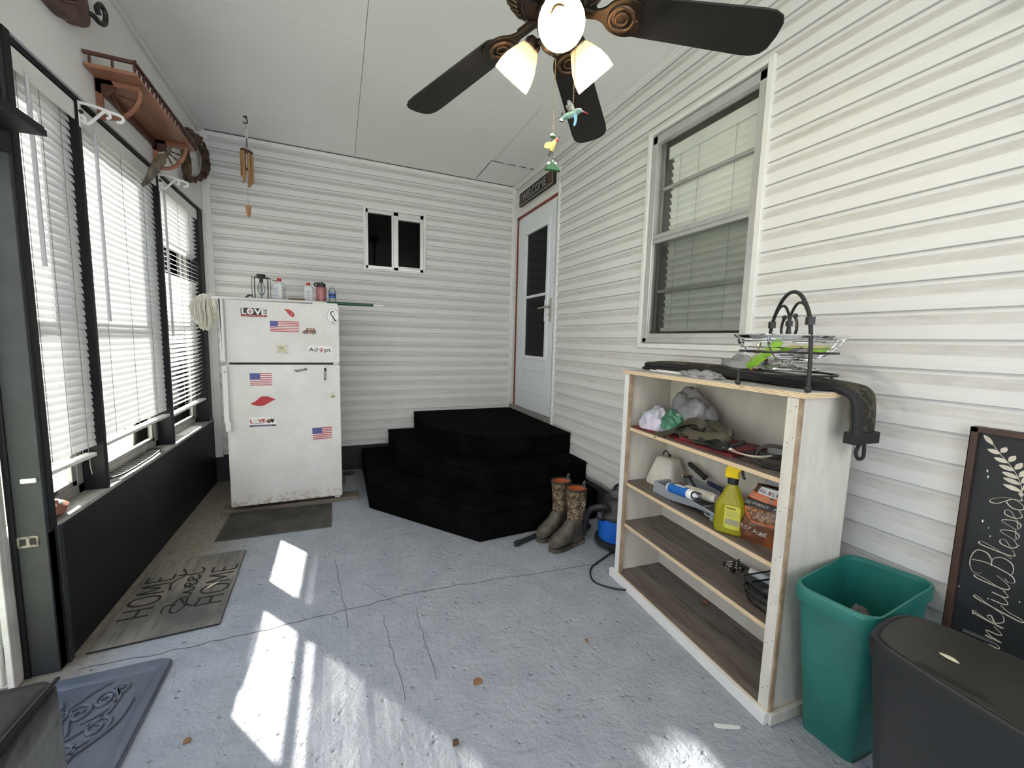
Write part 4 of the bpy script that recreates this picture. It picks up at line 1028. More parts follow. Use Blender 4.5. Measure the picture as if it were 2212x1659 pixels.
for k in range(-1, 1):
    oy = k*.40+.02
    for args in ((.075, .27, .042, 0, 1.5, 1, [(-.02, .06), (.04, .10), (.115, .18)]), (.015, .22, .040, PI, 1.5, -1, [(-.03, .03), (-.05, .12), (-.04, .20)]), (-.045, .20, .040, 0, 1.4, 1, [(-.02, .02), (.02, .10), (.0, .17)]), (-.10, .26, .045, PI/2, 1.5, -1, [(-.02, .0), (-.07, .1), (-.13, .22)]), (-.17, .20, .045, PI/2, 1.5, 1, [(-.03, -.04), (-.11, .06), (-.14, .17)]), (.105, .12, .046, -PI/2, 1.6, 1, [(.0, -.06), (.05, .0), (.08, .04)]), (.115, .31, .028, PI, 1.4, -1, [(.04, .16), (.10, .20), (.125, .26)]), (.04, .0, .05, PI/2, 1.5, -1, [(-.04, -.05), (-.02, .05), (.01, .07)]), (-.20, .05, .05, 0, 1.5, 1, [(-.04, -.1), (-.1, -.05), (-.14, .0)]), (-.11, .08, .036, PI, 1.4, 1, [(-.04, -.04), (-.1, .0), (-.15, .06)])):
        sc_add(spiral(args[0]*.9-.03, (args[1]+oy)*.86, args[2]*.9, args[3], args[4], args[5], [(x*.9-.03, (y+oy)*.86) for x, y in args[6]]))
    sc_add([tuple(q) for q in smoothpts([(-.06, oy*.86-.02), (-.02, oy*.86+.08), (-.08, oy*.86+.16), (-.03, oy*.86+.27), (.02, oy*.86+.32)], 6)])
    sc_add([tuple(q) for q in smoothpts([(-.02, oy*.86-.05), (.06, oy*.86+.02), (.12, oy*.86+.10), (.13, oy*.86+.20)], 6)])
T.part('scrollwork', mb, True, weld=False)

# ================================================================== BOOTS
def boot(lab, loc, rz):
    T = Thing('rubber_boot', lab, 'boot', loc, rz, 'pair of camouflage boots')
    # local: toe towards -X, heel at +X
    def ring(cx, cz, rx, ry, tilt, n=20, cy=0):
        out = []
        for i in range(n):
            a = 2*PI*i/n; x = rx*math.cos(a); y = ry*math.sin(a)
            out.append((cx+x*math.cos(tilt), cy+y, cz+x*math.sin(tilt)))
        return out
    mb = MB()
    # foot: sections along the length from toe to heel, then up the ankle
    def sec(x, w, h, z0=.022):
        o = []
        for i in range(20):
            a = 2*PI*i/20; c, s = math.cos(a), math.sin(a)
            o.append((x, w*(abs(c)**.75)*(1 if c > 0 else -1), z0+h*(.42+.58*s if s > 0 else .42+.42*s)))
        return o
    R1 = [sec(-.205, .010, .035, .03), sec(-.200, .034, .060, .025), sec(-.175, .047, .082), sec(-.13, .053, .098), sec(-.08, .052, .125), sec(-.045, .049, .165), ]
    mb.rings(R1, 'boot_rubber', caps=True)
    mb.rings([ring(.005, .035, .085, .046, 0), ring(.006, .06, .084, .045, .06), ring(.004, .10, .078, .045, .22), ring(.004, .14, .070, .046, .22), ring(.010, .175, .066, .048, .1), ring(.014, .21, .066, .051, 0)], 'boot_rubber')
    mb.ball((-.05, 0, .10), .05, 'boot_rubber', 16, 10, (1.25, .94, 1.1), Ry(.55)); mb.ball((-.105, 0, .066), .045, 'boot_rubber', 16, 10, (1.6, 1.1, 1.0), Ry(.35))
    T.part('foot', mb, weld=False)
    mb = MB(); sole = [(-.212, -.008), (-.206, -.026), (-.18, -.043), (-.12, -.052), (-.05, -.046), (.02, -.042), (.07, -.040), (.092, -.024), (.096, -.008)]
    P2 = sole+[(x, -y) for x, y in sole[::-1][1:]]
    mb.prism(smoothpts(P2, 3, True), 0.0, .024, 'boot_rubber')
    for i in range(12):
        for sgn in (-1, 1): mb.box(-.17+i*.02, -.160+i*.02, sgn*.036, sgn*.047, 0, .02, 'boot_rubber')
    T.part('sole', mb, bevel=.003)
    mb = MB(); mb.rings([ring(.014, .185, .068, .053, .05), ring(.016, .24, .070, .056, 0), ring(.014, .30, .073, .060, 0), ring(.010, .355, .075, .063, 0), ring(.008, .388, .077, .064, -.05)], 'camo_boot', caps=False)
    T.part('shaft', mb)
    mb = MB(); mb.tube([(x, y, z) for x, y, z in ring(.008, .390, .077, .064, -.05, 24)], .005, 'boot_collar', 6, closed=True, flat=1.8); T.part('collar', mb)
    mb = MB(); mb.rings([ring(.008, .391, .073, .060, -.05), ring(.012, .30, .069, .056, 0), ring(.014, .22, .064, .050, 0)], 'boot_orange', caps=False); mb.rings([ring(.014, .235, .066, .052, 0), ring(.014, .230, .066, .052, 0)], 'boot_orange'); T.part('lining', mb)
    mb = MB(); mb.tube(sm3([(.078, -.008, .375), (.082, -.008, .41), (.088, 0, .428), (.082, .008, .41), (.078, .008, .375)], 4), .003, 'string', 5, flat=.6); T.part('pull_tab', mb)
    mb = MB(); Md = frame((.02, -.0635, .30), (1, 0, 0), (0, 0, 1), (0, -1, 0))
    q = .020
    for s in (1, .62): mb.tube([Md @ Vector(p) for p in ((0, q*s, 0), (q*s, 0, 0), (0, -q*s, 0), (-q*s, 0, 0))], .0012, 'paper', 4, closed=True)
    T.part('diamond_emblem', mb)
    return T
boot('nearer camouflage boot with orange lining, beside the blue vacuum', (1.462, 2.275, 0), R(14))
boot('camouflage boot behind its mate, closer to the black steps', (1.440, 2.440, 0), R(19))
# ================================================================== SHOP VACUUM
T = Thing('shop_vacuum', 'blue and black shop vacuum between the boots and shelf', 'vacuum', (1.735, 2.16, 0))
mb = MB(); mb.lathe([(.0, .05), (.120, .05), (.125, .06), (.132, .20), (.134, .215), (0, .215)], 'vac_blue', 32); T.part('tank', mb)
mb = MB(); mb.lathe([(0, .212), (.140, .212), (.142, .235), (.132, .25), (.118, .262), (.105, .30), (.095, .33), (.06, .352), (0, .358)], 'vac_black', 32); T.part('lid', mb)
mb = MB(); mb.lathe([(0, .33), (.06, .335), (.062, .375), (.045, .395), (0, .40)], 'vac_grey', 24); mb.tube(sm3([(-.05, 0, .37), (-.03, 0, .42), (.03, 0, .42), (.05, 0, .37)], 4), .010, 'vac_black', 8); T.part('motor_head', mb)
mb = MB(); mb.box(-.150, -.120, -.03, .03, .20, .27, 'vac_black'); mb.box(-.157, -.148, -.018, .018, .215, .255, 'vac_grey'); T.part('latch', mb, bevel=.004)
mb = MB(); mb.lathe([(0, .022), (.145, .022), (.150, .035), (.148, .055), (.125, .062), (0, .06)], 'vac_black', 32)
for a in (40, 140, 220, 320): mb.ball((.125*math.cos(R(a)), .125*math.sin(R(a)), .013), .013, 'vac_black', 10, 6)
T.part('base', mb)
mb = MB(); hp = sm3([(-.10, -.04, .28), (-.16, -.02, .30), (-.20, .04, .26), (-.205, .08, .16), (-.19, .12, .06), (-.16, .20, .03), (-.05, .26, .03)], 10)
mb.tube(hp, [.019+.002*(i % 2) for i in range(len(hp))], 'vac_black', 10); T.part('hose', mb)
mb = MB(); mb.tube(sm3([(-.10, -.09, .012), (-.20, -.13, .006), (-.34, -.20, .006), (-.40, -.32, .006), (-.33, -.42, .006), (-.24, -.47, .006)], 8), .0055, 'black_rubber', 8); T.part('power_cord', mb)
mb = MB(); mb.tube([(1.075, 2.375, .018), (1.23, 2.425, .018), (1.30, 2.46, .018)], [.017, .016, .013], 'vac_black', 12); mb.tube([(1.07, 2.373, .018), (1.10, 2.383, .018)], .020, 'vac_black', 12)
single('vacuum_wand', mb, 'black vacuum wand lying against the bottom step', 'wand', (1.18, 2.41, 0))

# ================================================================== BOOKCASE (local: x along front to the right, y into the case, z up)
BK = Matrix.Translation((1.507, 1.865, 0)) @ Matrix.Rotation(math.atan2(-.998, -.06), 4, 'Z')
T = Thing('bookcase', 'cream plywood bookcase with open grey plank shelves', 'bookcase', (0, 0, 0), 0, None, BK)
D = .285; HT = 1.228
def bp(name, boxes, **k):
    mb = MB()
    for q in boxes: mb.box(*q)
    return T.part(name, mb, **k)
bp('side_panel', [(.022, .040, 0, D, .045, HT-.018, 'ply_in')]); 
mb = MB(); mb.box(.980, .998, 0, D, .045, HT-.018, 'ply_face'); T.part('side_panel', mb)
bp('face_stile', [(.012, .050, -.020, 0, .046, HT-.019, 'white_wood'), (.050, .066, -.019, 0, .046, HT-.019, 'ply_edge_side')], bevel=.001)
bp('face_stile', [(.958, .998, -.020, 0, .046, HT-.019, 'ply_face'), (.998, 1.005, -.0195, .0, .046, HT-.019, 'ply_edge_side')], bevel=.001)
mb = MB()
for z in (1.16, 1.05, .80, .62, .45, .30, .12):
    for a in (.972, .990): mb.lathe([(0, .0006), (.0018, .0006), (.0018, 0)], 'gasket', 6, frame((a if z > .1 else a, -.0202, z+(.02 if a > .98 else 0)), (1, 0, 0), (0, 0, 1), (0, -1, 0)))
T.part('nail_holes', mb)
mb = MB(); mb.box(-.002, 1.018, -.024, D+.01, HT-.018, HT, 'ply_edge'); tp = T.part('top', mb, bevel=.0008)
mb = MB(); mb.box(.004, 1.012, -.018, D+.006, HT, HT+.0022, 'liner_mesh'); T.sub(tp, 'shelf_liner', mb)
bp('back_panel', [(.022, .998, D-.004, D, .045, HT-.018, 'ply_in')])
for i, (z, th) in enumerate(((.914, .020), (.594, .020), (.352, .020))):
    mb = MB(); mb.box(.040, .980, -.006, D-.004, z-th, z-.002, 'ply_edge'); sh = T.part('shelf', mb)
    mb = MB(); mb.box(.0405, .9795, -.004, D-.0045, z-.002, z, 'grey_plank'); T.sub(sh, 'plank_covering', mb)
mb = MB(); mb.box(.012, 1.0, -.012, D, .028, .048, 'ply_edge'); sh = T.part('shelf', mb)
mb = MB(); mb.box(.0405, .9795, -.018, D-.0045, .048, .0505, 'grey_plank'); T.sub(sh, 'plank_covering', mb)
bp('kick_board', [(-.010, 1.004, -.042, -.022, 0, .046, 'white_wood'), (-.010, 1.004, -.022, -.018, .04, .047, 'ply_edge')], bevel=.0015)
bp('base_strip', [(.998, 1.016, -.022, D-.01, .002, .046, 'ply_face')], bevel=.001)
bp('base_strip', [(-.006, .012, -.022, D-.01, .002, .046, 'ply_face')], bevel=.001)
bp('bracket', [(1.0, 1.012, D-.035, D-.005, 1.12, 1.185, 'tan_line')])
def on(a, b, z, rz=0): return BK @ Matrix.Translation((a, b, z)) @ Matrix.Rotation(rz, 4, 'Z')
ZT = HT+.0022
# ---- camouflage gun case folded along the top and hanging over the right side
T = Thing('gun_case', 'long camouflage soft case draped over the right end of the bookcase', 'case', (0, 0, 0), 0, None, on(0, 0, ZT))
def strap(path, w, th, mats, mb, bow=.0):
    """soft flat tube: path of (a, b, z, width direction angle)"""
    P = sm3([p[:3] for p in path], 6); n = len(P); rings = []
    for i, p in enumerate(P):
        t = (P[min(i+1, n-1)]-P[max(i-1, 0)]).normalized(); side = Vector((0, 1, 0)); side = (side-t*side.dot(t)).normalized(); up = t.cross(side)
        k = i/(n-1); ww = w(k) if callable(w) else w; tt = th(k) if callable(th) else th
        rings.append([p+side*(ww*math.cos(a)*(.5+.0*k))+up*(tt*.5*math.copysign(abs(math.sin(a))**.7, math.sin(a))) for a in [2*PI*j/20 for j in range(20)]])
    mb.rings(rings, mats)
mb = MB(); strap([(-.035, .20, .030), (.10, .20, .042), (.35, .20, .045), (.60, .195, .040), (.84, .195, .030), (.98, .20, .022), (1.045, .205, .006), (1.062, .205, -.05), (1.066, .205, -.15)], lambda k: .115+.010*k, lambda k: .030-.006*k, 'camo_cloth', mb)
T.part('camouflage_body', mb, weld=False)
mb = MB(); strap([(-.020, .180, .010), (.15, .175, .017), (.40, .170, .019), (.65, .165, .017), (.90, .170, .012), (.998, .175, .009)], lambda k: .125, lambda k: .026, 'black_nylon', mb); T.part('black_underside', mb, weld=False)
mb = MB()
mb.tube(sm3([(.0, .140, .030), (.2, .140, .030), (.5, .137, .028), (.80, .137, .020), (.98, .140, .014), (1.046, .158, -.004), (1.068, .162, -.05), (1.072, .165, -.15)], 8), .024, 'black_nylon', 8, flat=.7)
mb.tube(sm3([(1.056, .165, .004), (1.077, .170, -.05), (1.079, .170, -.15)], 8), .008, 'black_nylon', 6, flat=.5); T.part('zipper', mb)
mb = MB(); mb.box(1.048, 1.086, .140, .270, -.172, -.132, 'black_nylon'); mb.tube(sm3([(1.064, .215, -.166), (1.064, .190, -.20), (1.064, .205, -.228), (1.064, .232, -.222), (1.064, .228, -.17)], 5), .006, 'black_nylon', 6, flat=1.2); T.part('end_loop', mb, bevel=.006)
mb = MB()
mb.tube(sm3([(.80, .11, .006), (.90, .10, .006), (.99, .105, .006), (1.0, .12, .012)], 6), .010, 'black_nylon', 6, flat=.5); T.part('strap', mb)
# ---- things on top
def rod(lab, p0, p1, r, m):
    mb = MB(); mb.tube([p0, p1], r, m, 8); d = (Vector(p1)-Vector(p0)).normalized(); mb.tube([Vector(p0)-d*.004, Vector(p0)+d*.012], r*1.3, 'aluminium', 8)
    return single('metal_rod', mb, lab, 'rod', M=on(0, 0, ZT), group='white rods on the bookcase top')
rod('shorter white rod nearest the front edge of bookcase top', (.145, .045, .008), (.40, .035, .008), .0045, 'white_plastic')
rod('longer white rod lying behind the shorter one on top', (.165, .075, .010), (.52, .060, .010), .0045, 'white_plastic')
def crumple(name, lab, cat, loc, rx, ry, h, m, seed, M=None, nu=48, nv=22, amp=.35, f=2.4, extra=None):
    mb = MB()
    def fn(u, v):
        a = 2*PI*u; b = PI*.5*v
        d = Vector((math.cos(a)*math.cos(b), math.sin(a)*math.cos(b), math.sin(b)))
        n1 = mnoise.noise(d*f+Vector((seed, 0, 0)))
        q = Vector((d.x*5.5+d.z*2.5, d.y*1.4, d.z*1.6-d.x))+Vector((0, seed, 3))
        n2 = (1-abs(mnoise.noise(q))*2)**3
        n3 = 1-abs(mnoise.noise(q*2.3+Vector((4, 0, 0))))*2
        k = 1+amp*n1+amp*.22*n2+amp*.10*n3
        return (rx*d.x*k, ry*d.y*k, max(0.0, h*d.z*k))
    mb.grid(fn, nu, nv, m)
    if extra: extra(mb)
    return single(name, mb, lab, cat, M=on(*loc), angle=60)
def bag2(u, v): pass
crumple('plastic_bag', 'grey plastic bag flattened on the front of bookcase top', 'bag', (.49, .055, ZT), .11, .050, .030, 'bag_grey', 4.2, amp=.5)
crumple('plastic_bag', 'grey plastic bag peaked on top of the camouflage case', 'bag', (.575, .215, ZT+.050), .125, .05, .048, 'bag_grey', 9.1, amp=.45)
# ---- black wrought-iron stand with its chrome wire bowl
RK = on(.858, .088, ZT)
rk_a = math.atan2(-.213, .335)      # the arch runs from the back-left foot to the near-right foot
T = Thing('fruit_stand', 'black wrought iron arched stand at the right end of bookcase top', 'stand', (0, 0, 0), 0, None, RK @ Rz(rk_a))
hw = .192
mb = MB()
arch = [(-hw, 0, .012), (-hw*.98, 0, .10), (-hw*.90, 0, .20), (-.092, 0, .262)]
arcp = sm3([(-hw, 0, .010), (-hw*.97, 0, .12), (-hw*.86, 0, .225), (-.130, 0, .285), (-.070, 0, .335), (0, 0, .352), (.070, 0, .335), (.130, 0, .285), (hw*.86, 0, .225), (hw*.97, 0, .12), (hw, 0, .010)], 6)
mb.tube(arcp, .0068, 'black_iron', 8)
T.part('arch', mb)
mb = MB()
for s in (-1, 1):
    mb.tube(sm3([(s*.160, 0, .245), (s*.110, 0, .296), (s*.056, 0, .306), (s*.014, 0, .275), (s*.004, 0, .240), (s*.014, 0, .200), (s*.040, 0, .188), (s*.064, 0, .208), (s*.062, 0, .238), (s*.046, 0, .258)], 6), .0050, 'black_iron', 7); mb.ball((s*.046, 0, .262), .0090, 'black_iron')
    mb.box(s*.160-.012, s*.160+.012, -.010, .010, .226, .252, 'black_iron')
mb.box(-.011, .011, -.008, .008, .228, .246, 'black_iron'); T.part('scroll', mb)
mb = MB()
for z, r in ((.055, .165), (.132, .160)): mb.tube([(r*math.cos(2*PI*i/40), r*math.sin(2*PI*i/40)*.95, z) for i in range(40)], .0042, 'black_iron', 6, closed=True)
T.part('ring', mb)
for ax in (0, 1):
    for s in (-1, 1):
        mb = MB()
        if ax == 0: mb.ball((s*hw, 0, .0115), .0115, 'black_iron', 12, 8)
        else: mb.tube([(0, s*.156, .012), (0, s*.156, .056)], .0055, 'black_iron', 8); mb.ball((0, s*.156, .0115), .0115, 'black_iron', 12, 8)
        T.part('foot', mb)
T = Thing('wire_bowl', 'chrome wire bowl resting in the black iron stand', 'bowl', (0, 0, 0), 0, None, RK)
mb = MB()
circ = lambda r, z, n=44: [(r*math.cos(2*PI*i/n), r*math.sin(2*PI*i/n), z) for i in range(n)]
mb.tube(circ(.176, .190), .0050, 'chrome', 6, closed=True); mb.tube(circ(.172, .184), .003, 'chrome', 6, closed=True)
for r, z in ((.165, .170), (.150, .148), (.128, .128), (.098, .113), (.060, .104)): mb.tube(circ(r, z), .0022, 'chrome', 5, closed=True)
mb.tube(circ(.105, .070), .0042, 'chrome', 6, closed=True); mb.tube(circ(.070, .074), .002, 'chrome', 5, closed=True); mb.tube(circ(.04, .078), .002, 'chrome', 5, closed=True)
T.part('rings', mb, weld=False)
mb = MB()
for i in range(8):
    a = 2*PI*i/8+.3; c, s = math.cos(a), math.sin(a)
    mb.tube(sm3([(r*c, r*s, z) for r, z in ((.176, .190), (.165, .170), (.150, .148), (.128, .128), (.098, .113), (.060, .104), (.028, .100), (.018, .090), (.03, .082), (.07, .075), (.105, .070))], 3), .0024, 'chrome', 5)
T.part('spokes', mb, weld=False)
mb = MB(); mb.prism(rrect(-.075, .075, -.032, .032, .012), 0, .026, 'lime_pack'); mb.prism([(-.03, -.024), (.02, -.024), (.02, .020), (-.03, .020)], .026, .0266, 'white_print')
for i in range(7): mb.box(-.024+i*.006, -.021+i*.006, -.014, .012, .0266, .0270, 'black_print')
o = single('snack_packet', mb, 'lime green packet with a barcode tilted in the wire bowl', 'packet', M=on(.825, .03, ZT+.112) @ Rz(R(-12)) @ Ry(R(-32)) @ Rx(R(42)), bevel=.004)
mb = MB(); mb.prism(rrect(-.07, .07, -.035, .035, .01), 0, .014, 'lime_pack'); mb.prism(rrect(-.06, .06, -.02, .02, .008), .014, .016, 'label_yellow'); single('snack_packet', mb, 'flat green packet lying at the back of the wire bowl', 'packet', M=on(.905, .115, ZT+.138) @ Rz(R(10)) @ Rx(R(8)), bevel=.003)
mb = MB()
mb.grid(lambda u, v: (-.06+.12*u, -.04+.08*v, .028*math.sin(PI*u)*math.sin(PI*v)*(1+.4*mnoise.noise(Vector((u*5, v*5, 2))))), 14, 10, 'pack_mixed'); mb.grid(lambda u, v: (-.06+.12*u, -.04+.08*v, 0), 1, 1, 'pack_mixed')
single('seed_packet', mb, 'clear packet of mixed dark bits on the right side of the wire bowl', 'packet', M=on(.935, .045, ZT+.118) @ Rz(R(15)))
mb = MB(); mb.tube([(0, 0, 0), (0, 0, .05)], [.006, .007], 'red_plastic', 8); mb.tube([(0, 0, .05), (0, 0, .10)], [.0065, .0055], 'tan_line', 8); mb.tube([(0, 0, .10), (0, 0, .115)], .008, 'chrome', 8)
single('utility_knife', mb, 'small red and tan stick poking out of the wire bowl at left', 'knife', M=on(.752, .045, ZT+.055) @ Ry(R(-2)) @ Rx(R(0)) @ Ry(R(16)))

# ---- upper shelf z = .914
Z1 = .914
def binder(lab, a, b, z, rz, L=.30, W=.20):
    mb = MB(); mb.prism(rrect(-L/2, L/2, -W/2, W/2, .004), 0, .010, 'binder_red'); mb.box(-L/2+.004, L/2-.004, -W/2+.002, W/2-.004, .0105, .0118, 'binder_red'); return single('red_folder', mb, lab, 'folder', M=on(a, b, z, rz), bevel=.001, group='red folders on the upper shelf')
binder('red folder at the left end of the upper shelf, under the white bag', .205, .11, Z1, R(4), .26, .19)
binder('lower red folder lying flat under the olive straps', .535, .135, Z1, R(4), .32, .21)
binder('upper red folder with clipped corner, stacked on another folder', .545, .150, Z1+.0122, R(9), .30, .20)
crumple('plastic_bag', 'big grey plastic bag heaped against the back of the upper shelf', 'bag', (.330, .175, Z1), .155, .085, .225, 'bag_grey', 1.7, amp=.28, f=1.8)
crumple('plastic_bag', 'white and lilac plastic bag at the left of upper shelf', 'bag', (.175, .085, Z1+.012), .095, .075, .105, 'bag_white', 2.6, amp=.25)
crumple('plastic_bag', 'small green plastic bag tucked between the white and grey bags', 'bag', (.295, .080, Z1+.035), .065, .045, .085, 'bag_green', 5.3, amp=.3)
T = Thing('strap_bundle', 'tangled olive webbing straps on the upper shelf', 'strap', (0, 0, 0), 0, None, on(.46, .075, Z1+.024))
mb = MB(); rnd = random.Random(21)
def web(mb, pts, w, m='olive_web'):
    P = sm3(pts, 7); n = len(P); rg = []
    for i, p in enumerate(P):
        t = (P[min(i+1, n-1)]-P[max(i-1, 0)]).normalized(); up = Vector((.25*math.sin(i*.5), .75, .8)).normalized(); sd = (up-t*up.dot(t)).normalized(); nn = t.cross(sd)
        rg.append([p+sd*w+nn*.0016, p-sd*w+nn*.0016, p-sd*w-nn*.0016, p+sd*w-nn*.0016])
    mb.rings(rg, m)
web(mb, [(-.19, -.075, -.022), (-.16, -.06, -.015), (-.10, -.03, .02), (-.02, .0, .06), (.06, .01, .05), (.15, .02, .03), (.19, .02, .05)], .019)
web(mb, [(-.10, -.02, .03), (-.03, -.03, .075), (.03, -.01, .085), (.05, .0, .05), (.0, .0, .02), (-.08, -.01, .01)], .020); web(mb, [(-.03, -.04, .035), (.06, -.04, .03), (.16, -.02, .05), (.20, .0, .07), (.17, .02, .035)], .020)
web(mb, [(.02, -.05, .02), (.10, -.05, .03), (.18, -.04, .055), (.205, -.02, .03), (.14, -.03, .012), (.04, -.045, .008)], .018); web(mb, [(-.07, .02, .02), (.0, .03, .07), (.08, .03, .08), (.17, .03, .05)], .02)
T.part('webbing', mb)
mb = MB()
for k in range(4): mb.tube(sm3([(.08+.02*k, -.04, .01), (.15, -.05+.01*k, .03+.01*k), (.22, -.04, .02), (.20, -.06+.012*k, .004), (.12, -.055, .006)], 6), .005, 'black_nylon', 6)
mb.tube(sm3([(.20, -.03, .012), (.245, -.02, .03), (.275, -.01, .05)], 5), .008, 'black_nylon', 8); T.part('black_cord', mb)
mb = MB(); mb.box(.085, .115, -.066, -.05, .012, .028, 'black_plastic'); T.part('buckle', mb, bevel=.003)
mb = MB()
for k in range(3): mb.tube(sm3([(0, 0, .004+.004*k), (.06, -.005-.012*k, .006+.004*k), (.13, .0-.014*k, .012+.004*k), (.17, .01, .03)], 6), .003, 'beige_cable', 6)
mb.ball((-.02, .002, .010), .022, 'white_plastic', 14, 8, (1.3, .55, .3))
single('charger_cable', mb, 'beige cable with a white end beside the goggles', 'cable', M=on(.695, .045, Z1+.023))
T = Thing('safety_goggles', 'clear safety goggles with a dark rim on the upper shelf', 'goggles', (0, 0, 0), 0, None, on(.870, .055, Z1) @ Rz(R(32)) @ Matrix.Scale(1.12, 4))
mb = MB()
gl = [(-.052, .030), (-.046, .060), (-.02, .076), (.02, .078), (.05, .068), (.062, .045), (.055, .020), (.030, .006), (0, .004), (-.03, .010)]
def gring(s, y): return [(x*s, y, .04+(z-.04)*s) for x, z in [(q.x, q.y) for q in smoothpts(gl, 3, True)]]
mb.rings([gring(1.0, .0), gring(1.06, .018), gring(1.08, .04), gring(1.05, .041), gring(1.0, .02), gring(.93, .001)], 'tray_dark', caps=False, closed=True); T.part('rim', mb)
mb = MB()
mb.grid(lambda u, v: (lambda p, s: (p[0]*s, -.012*(1-s*s)-.002, .04+(p[2]-.04)*s))(gring(.97, 0)[int(u*30) % 30], v), 30, 6, 'clear_plastic'); T.part('lens', mb)
mb = MB(); mb.tube(sm3([(-.055, .02, .04), (-.085, .05, .03), (-.06, .10, .02), (.03, .12, .02), (.07, .08, .03), (.06, .03, .05)], 6), .006, 'black_nylon', 6, flat=1.8); T.part('strap', mb)

# ---- middle shelf z = .594
Z2 = .5945
mb = MB(); mb.rings([[(x, y, z) for x, y in rrect(-w, w, -d, d, min(w, d)*.45)] for z, w, d in ((0, .098, .070), (.012, .102, .073), (.12, .066, .050), (.150, .056, .043), (.160, .046, .034), (.162, .02, .015))], 'float_cream')
T = Thing('foam_float', 'cream tapered foam float with a black cord at left of middle shelf', 'float', (0, 0, 0), 0, None, on(.165, .185, Z2) @ Rz(R(8)))
T.part('float_body', mb)
mb = MB(); mb.tube(sm3([(.012, 0, .158), (.010, 0, .170), (-.015, 0, .192), (-.032, 0, .18), (-.036, 0, .162)], 5), .0035, 'black_nylon', 6); mb.ball((.010, 0, .172), .009, 'black_nylon'); T.part('cord', mb)
T = Thing('paint_tray', 'grey sloped paint tray holding rollers and tubes', 'tray', (0, 0, 0), 0, None, on(.245, .035, Z2) @ Rz(R(2)))
mb = MB()
def tr(x): return .062-.020*max(0, (x-.18)/.20) if x > .18 else .062
xs = [0, .02, .10, .16, .28, .40]; fl = [.010, .004, .004, .012, .030, .034]; tp_ = [.060, .060, .060, .058, .048, .040]
out = []
Wd = .225
sec_o = [[(x, 0, t), (x, .006, f-.003), (x, Wd-.006, f-.003), (x, Wd, t)] for x, f, t in zip(xs, fl, tp_)]
sec_i = [[(x, .006, t), (x, .012, f), (x, Wd-.012, f), (x, Wd-.006, t)] for x, f, t in zip(xs, fl, tp_)]
mb.rings([a+b[::-1] for a, b in zip(sec_o, sec_i)], 'tray_grey', caps=True, smooth=False)
mb.box(-.004, .010, 0, Wd, .004, .060, 'tray_grey'); mb.tube([(0, 0, .060), (.16, 0, .058), (.40, 0, .040), (.405, Wd/2, .036), (.40, Wd, .040), (.16, Wd, .058), (0, Wd, .060)], .005, 'tray_grey', 6, closed=True)
T.part('tray_body', mb)
mb = MB(); mb.box(.012, .38, .014, Wd-.014, .010, .0125, 'tray_dark', Tr(0, 0, 0) @ Ry(R(-3.5))); T.part('tray_inside', mb)
for y in (.02, Wd-.02):
    mb = MB(); mb.box(.352, .372, y-.008, y+.008, .0, .032, 'tray_grey'); mb.tube(sm3([(.362, y, .012), (.325, y, .012), (.318, y, .020)], 4), .006, 'tray_grey', 6)
    T.part('foot', mb, bevel=.002)
T = Thing('caulk_tube', 'blue and white sealant tube lying in the front of paint tray', 'tube', (0, 0, 0), 0, None, on(.355, .040, Z2+.068) @ Rz(R(-4)) @ Ry(R(82)))
mb = MB(); mb.lathe([(0, 0), (.023, .0), (.024, .012)], 'white_plastic', 20); mb.lathe([(.024, .012), (.0245, .145)], 'label_blue', 20); mb.lathe([(.0242, .145), (.0242, .170), (.020, .176)], 'white_plastic', 20); 
for i in range(3): mb.box(-.02, -.018, -.012+i*.008, -.009+i*.008, .05, .12, 'white_print', Tr(-.0055, 0, 0))
T.part('tube_body', mb)
mb = MB(); mb.lathe([(.020, .176), (.0205, .205), (0, .206)], 'clear_plastic', 18); mb.lathe([(.012, .176), (.004, .20), (0, .201)], 'white_plastic', 12); T.part('cap', mb)
T = Thing('roller_cover', 'white fluffy paint roller cover lying behind the blue tube', 'roller', (0, 0, 0), 0, None, on(.385, .12, Z2+.062) @ Rz(R(4)) @ Ry(R(86)))
mb = MB(); mb.lathe([(.010, 0), (.021, 0), (.0235, .008), (.0235, .150), (.021, .158), (.010, .158)], 'mop_string', 20); T.part('nap', mb)
mb = MB(); mb.lathe([(.0, .175), (.019, .175), (.020, .168), (.020, .155), (0, .153)], 'white_plastic', 18); T.part('end_cap', mb)
T = Thing('paint_roller', 'paint roller frame with black ribbed grip leaning in tray', 'roller', (0, 0, 0), 0, None, on(.272, .235, Z2+.150) @ Rz(R(-6)) @ Ry(R(105)))
mb = MB(); mb.lathe([(0, -.004), (.012, 0)]+[(.0135+.0015*math.sin(i*1.9), .005+i*.006) for i in range(20)]+[(.017, .128), (.012, .134), (0, .135)], 'black_rubber', 14); T.part('grip', mb)
mb = MB(); mb.tube(sm3([(0, 0, .133), (.0, 0, .22), (.004, -.02, .27), (.004, -.06, .28)], 5), .003, 'chrome', 6); T.part('wire_frame', mb)
mb = MB(); mb.lathe([(0, .0), (.009, .0), (.012, .02), (.010, .05), (.014, .09), (.014, .10), (0, .102)], 'navy', 14); mb.box(-.012, .012, -.006, .006, .10, .14, 'white_print'); mb.box(-.017, .017, -.005, .005, .14, .20, 'red_plastic')
single('paint_brush', mb, 'navy handled brush with a red ferrule at the back of tray', 'brush', M=on(.425, .215, Z2+.100) @ Ry(R(94)) @ Rz(R(10)))
mb = MB()
for k in range(4): mb.tube([(0, .010*k-.015, .006), (.07, .012*k-.018, .0), (.09, .012*k-.018, -.006)], .0016, 'chrome', 5)
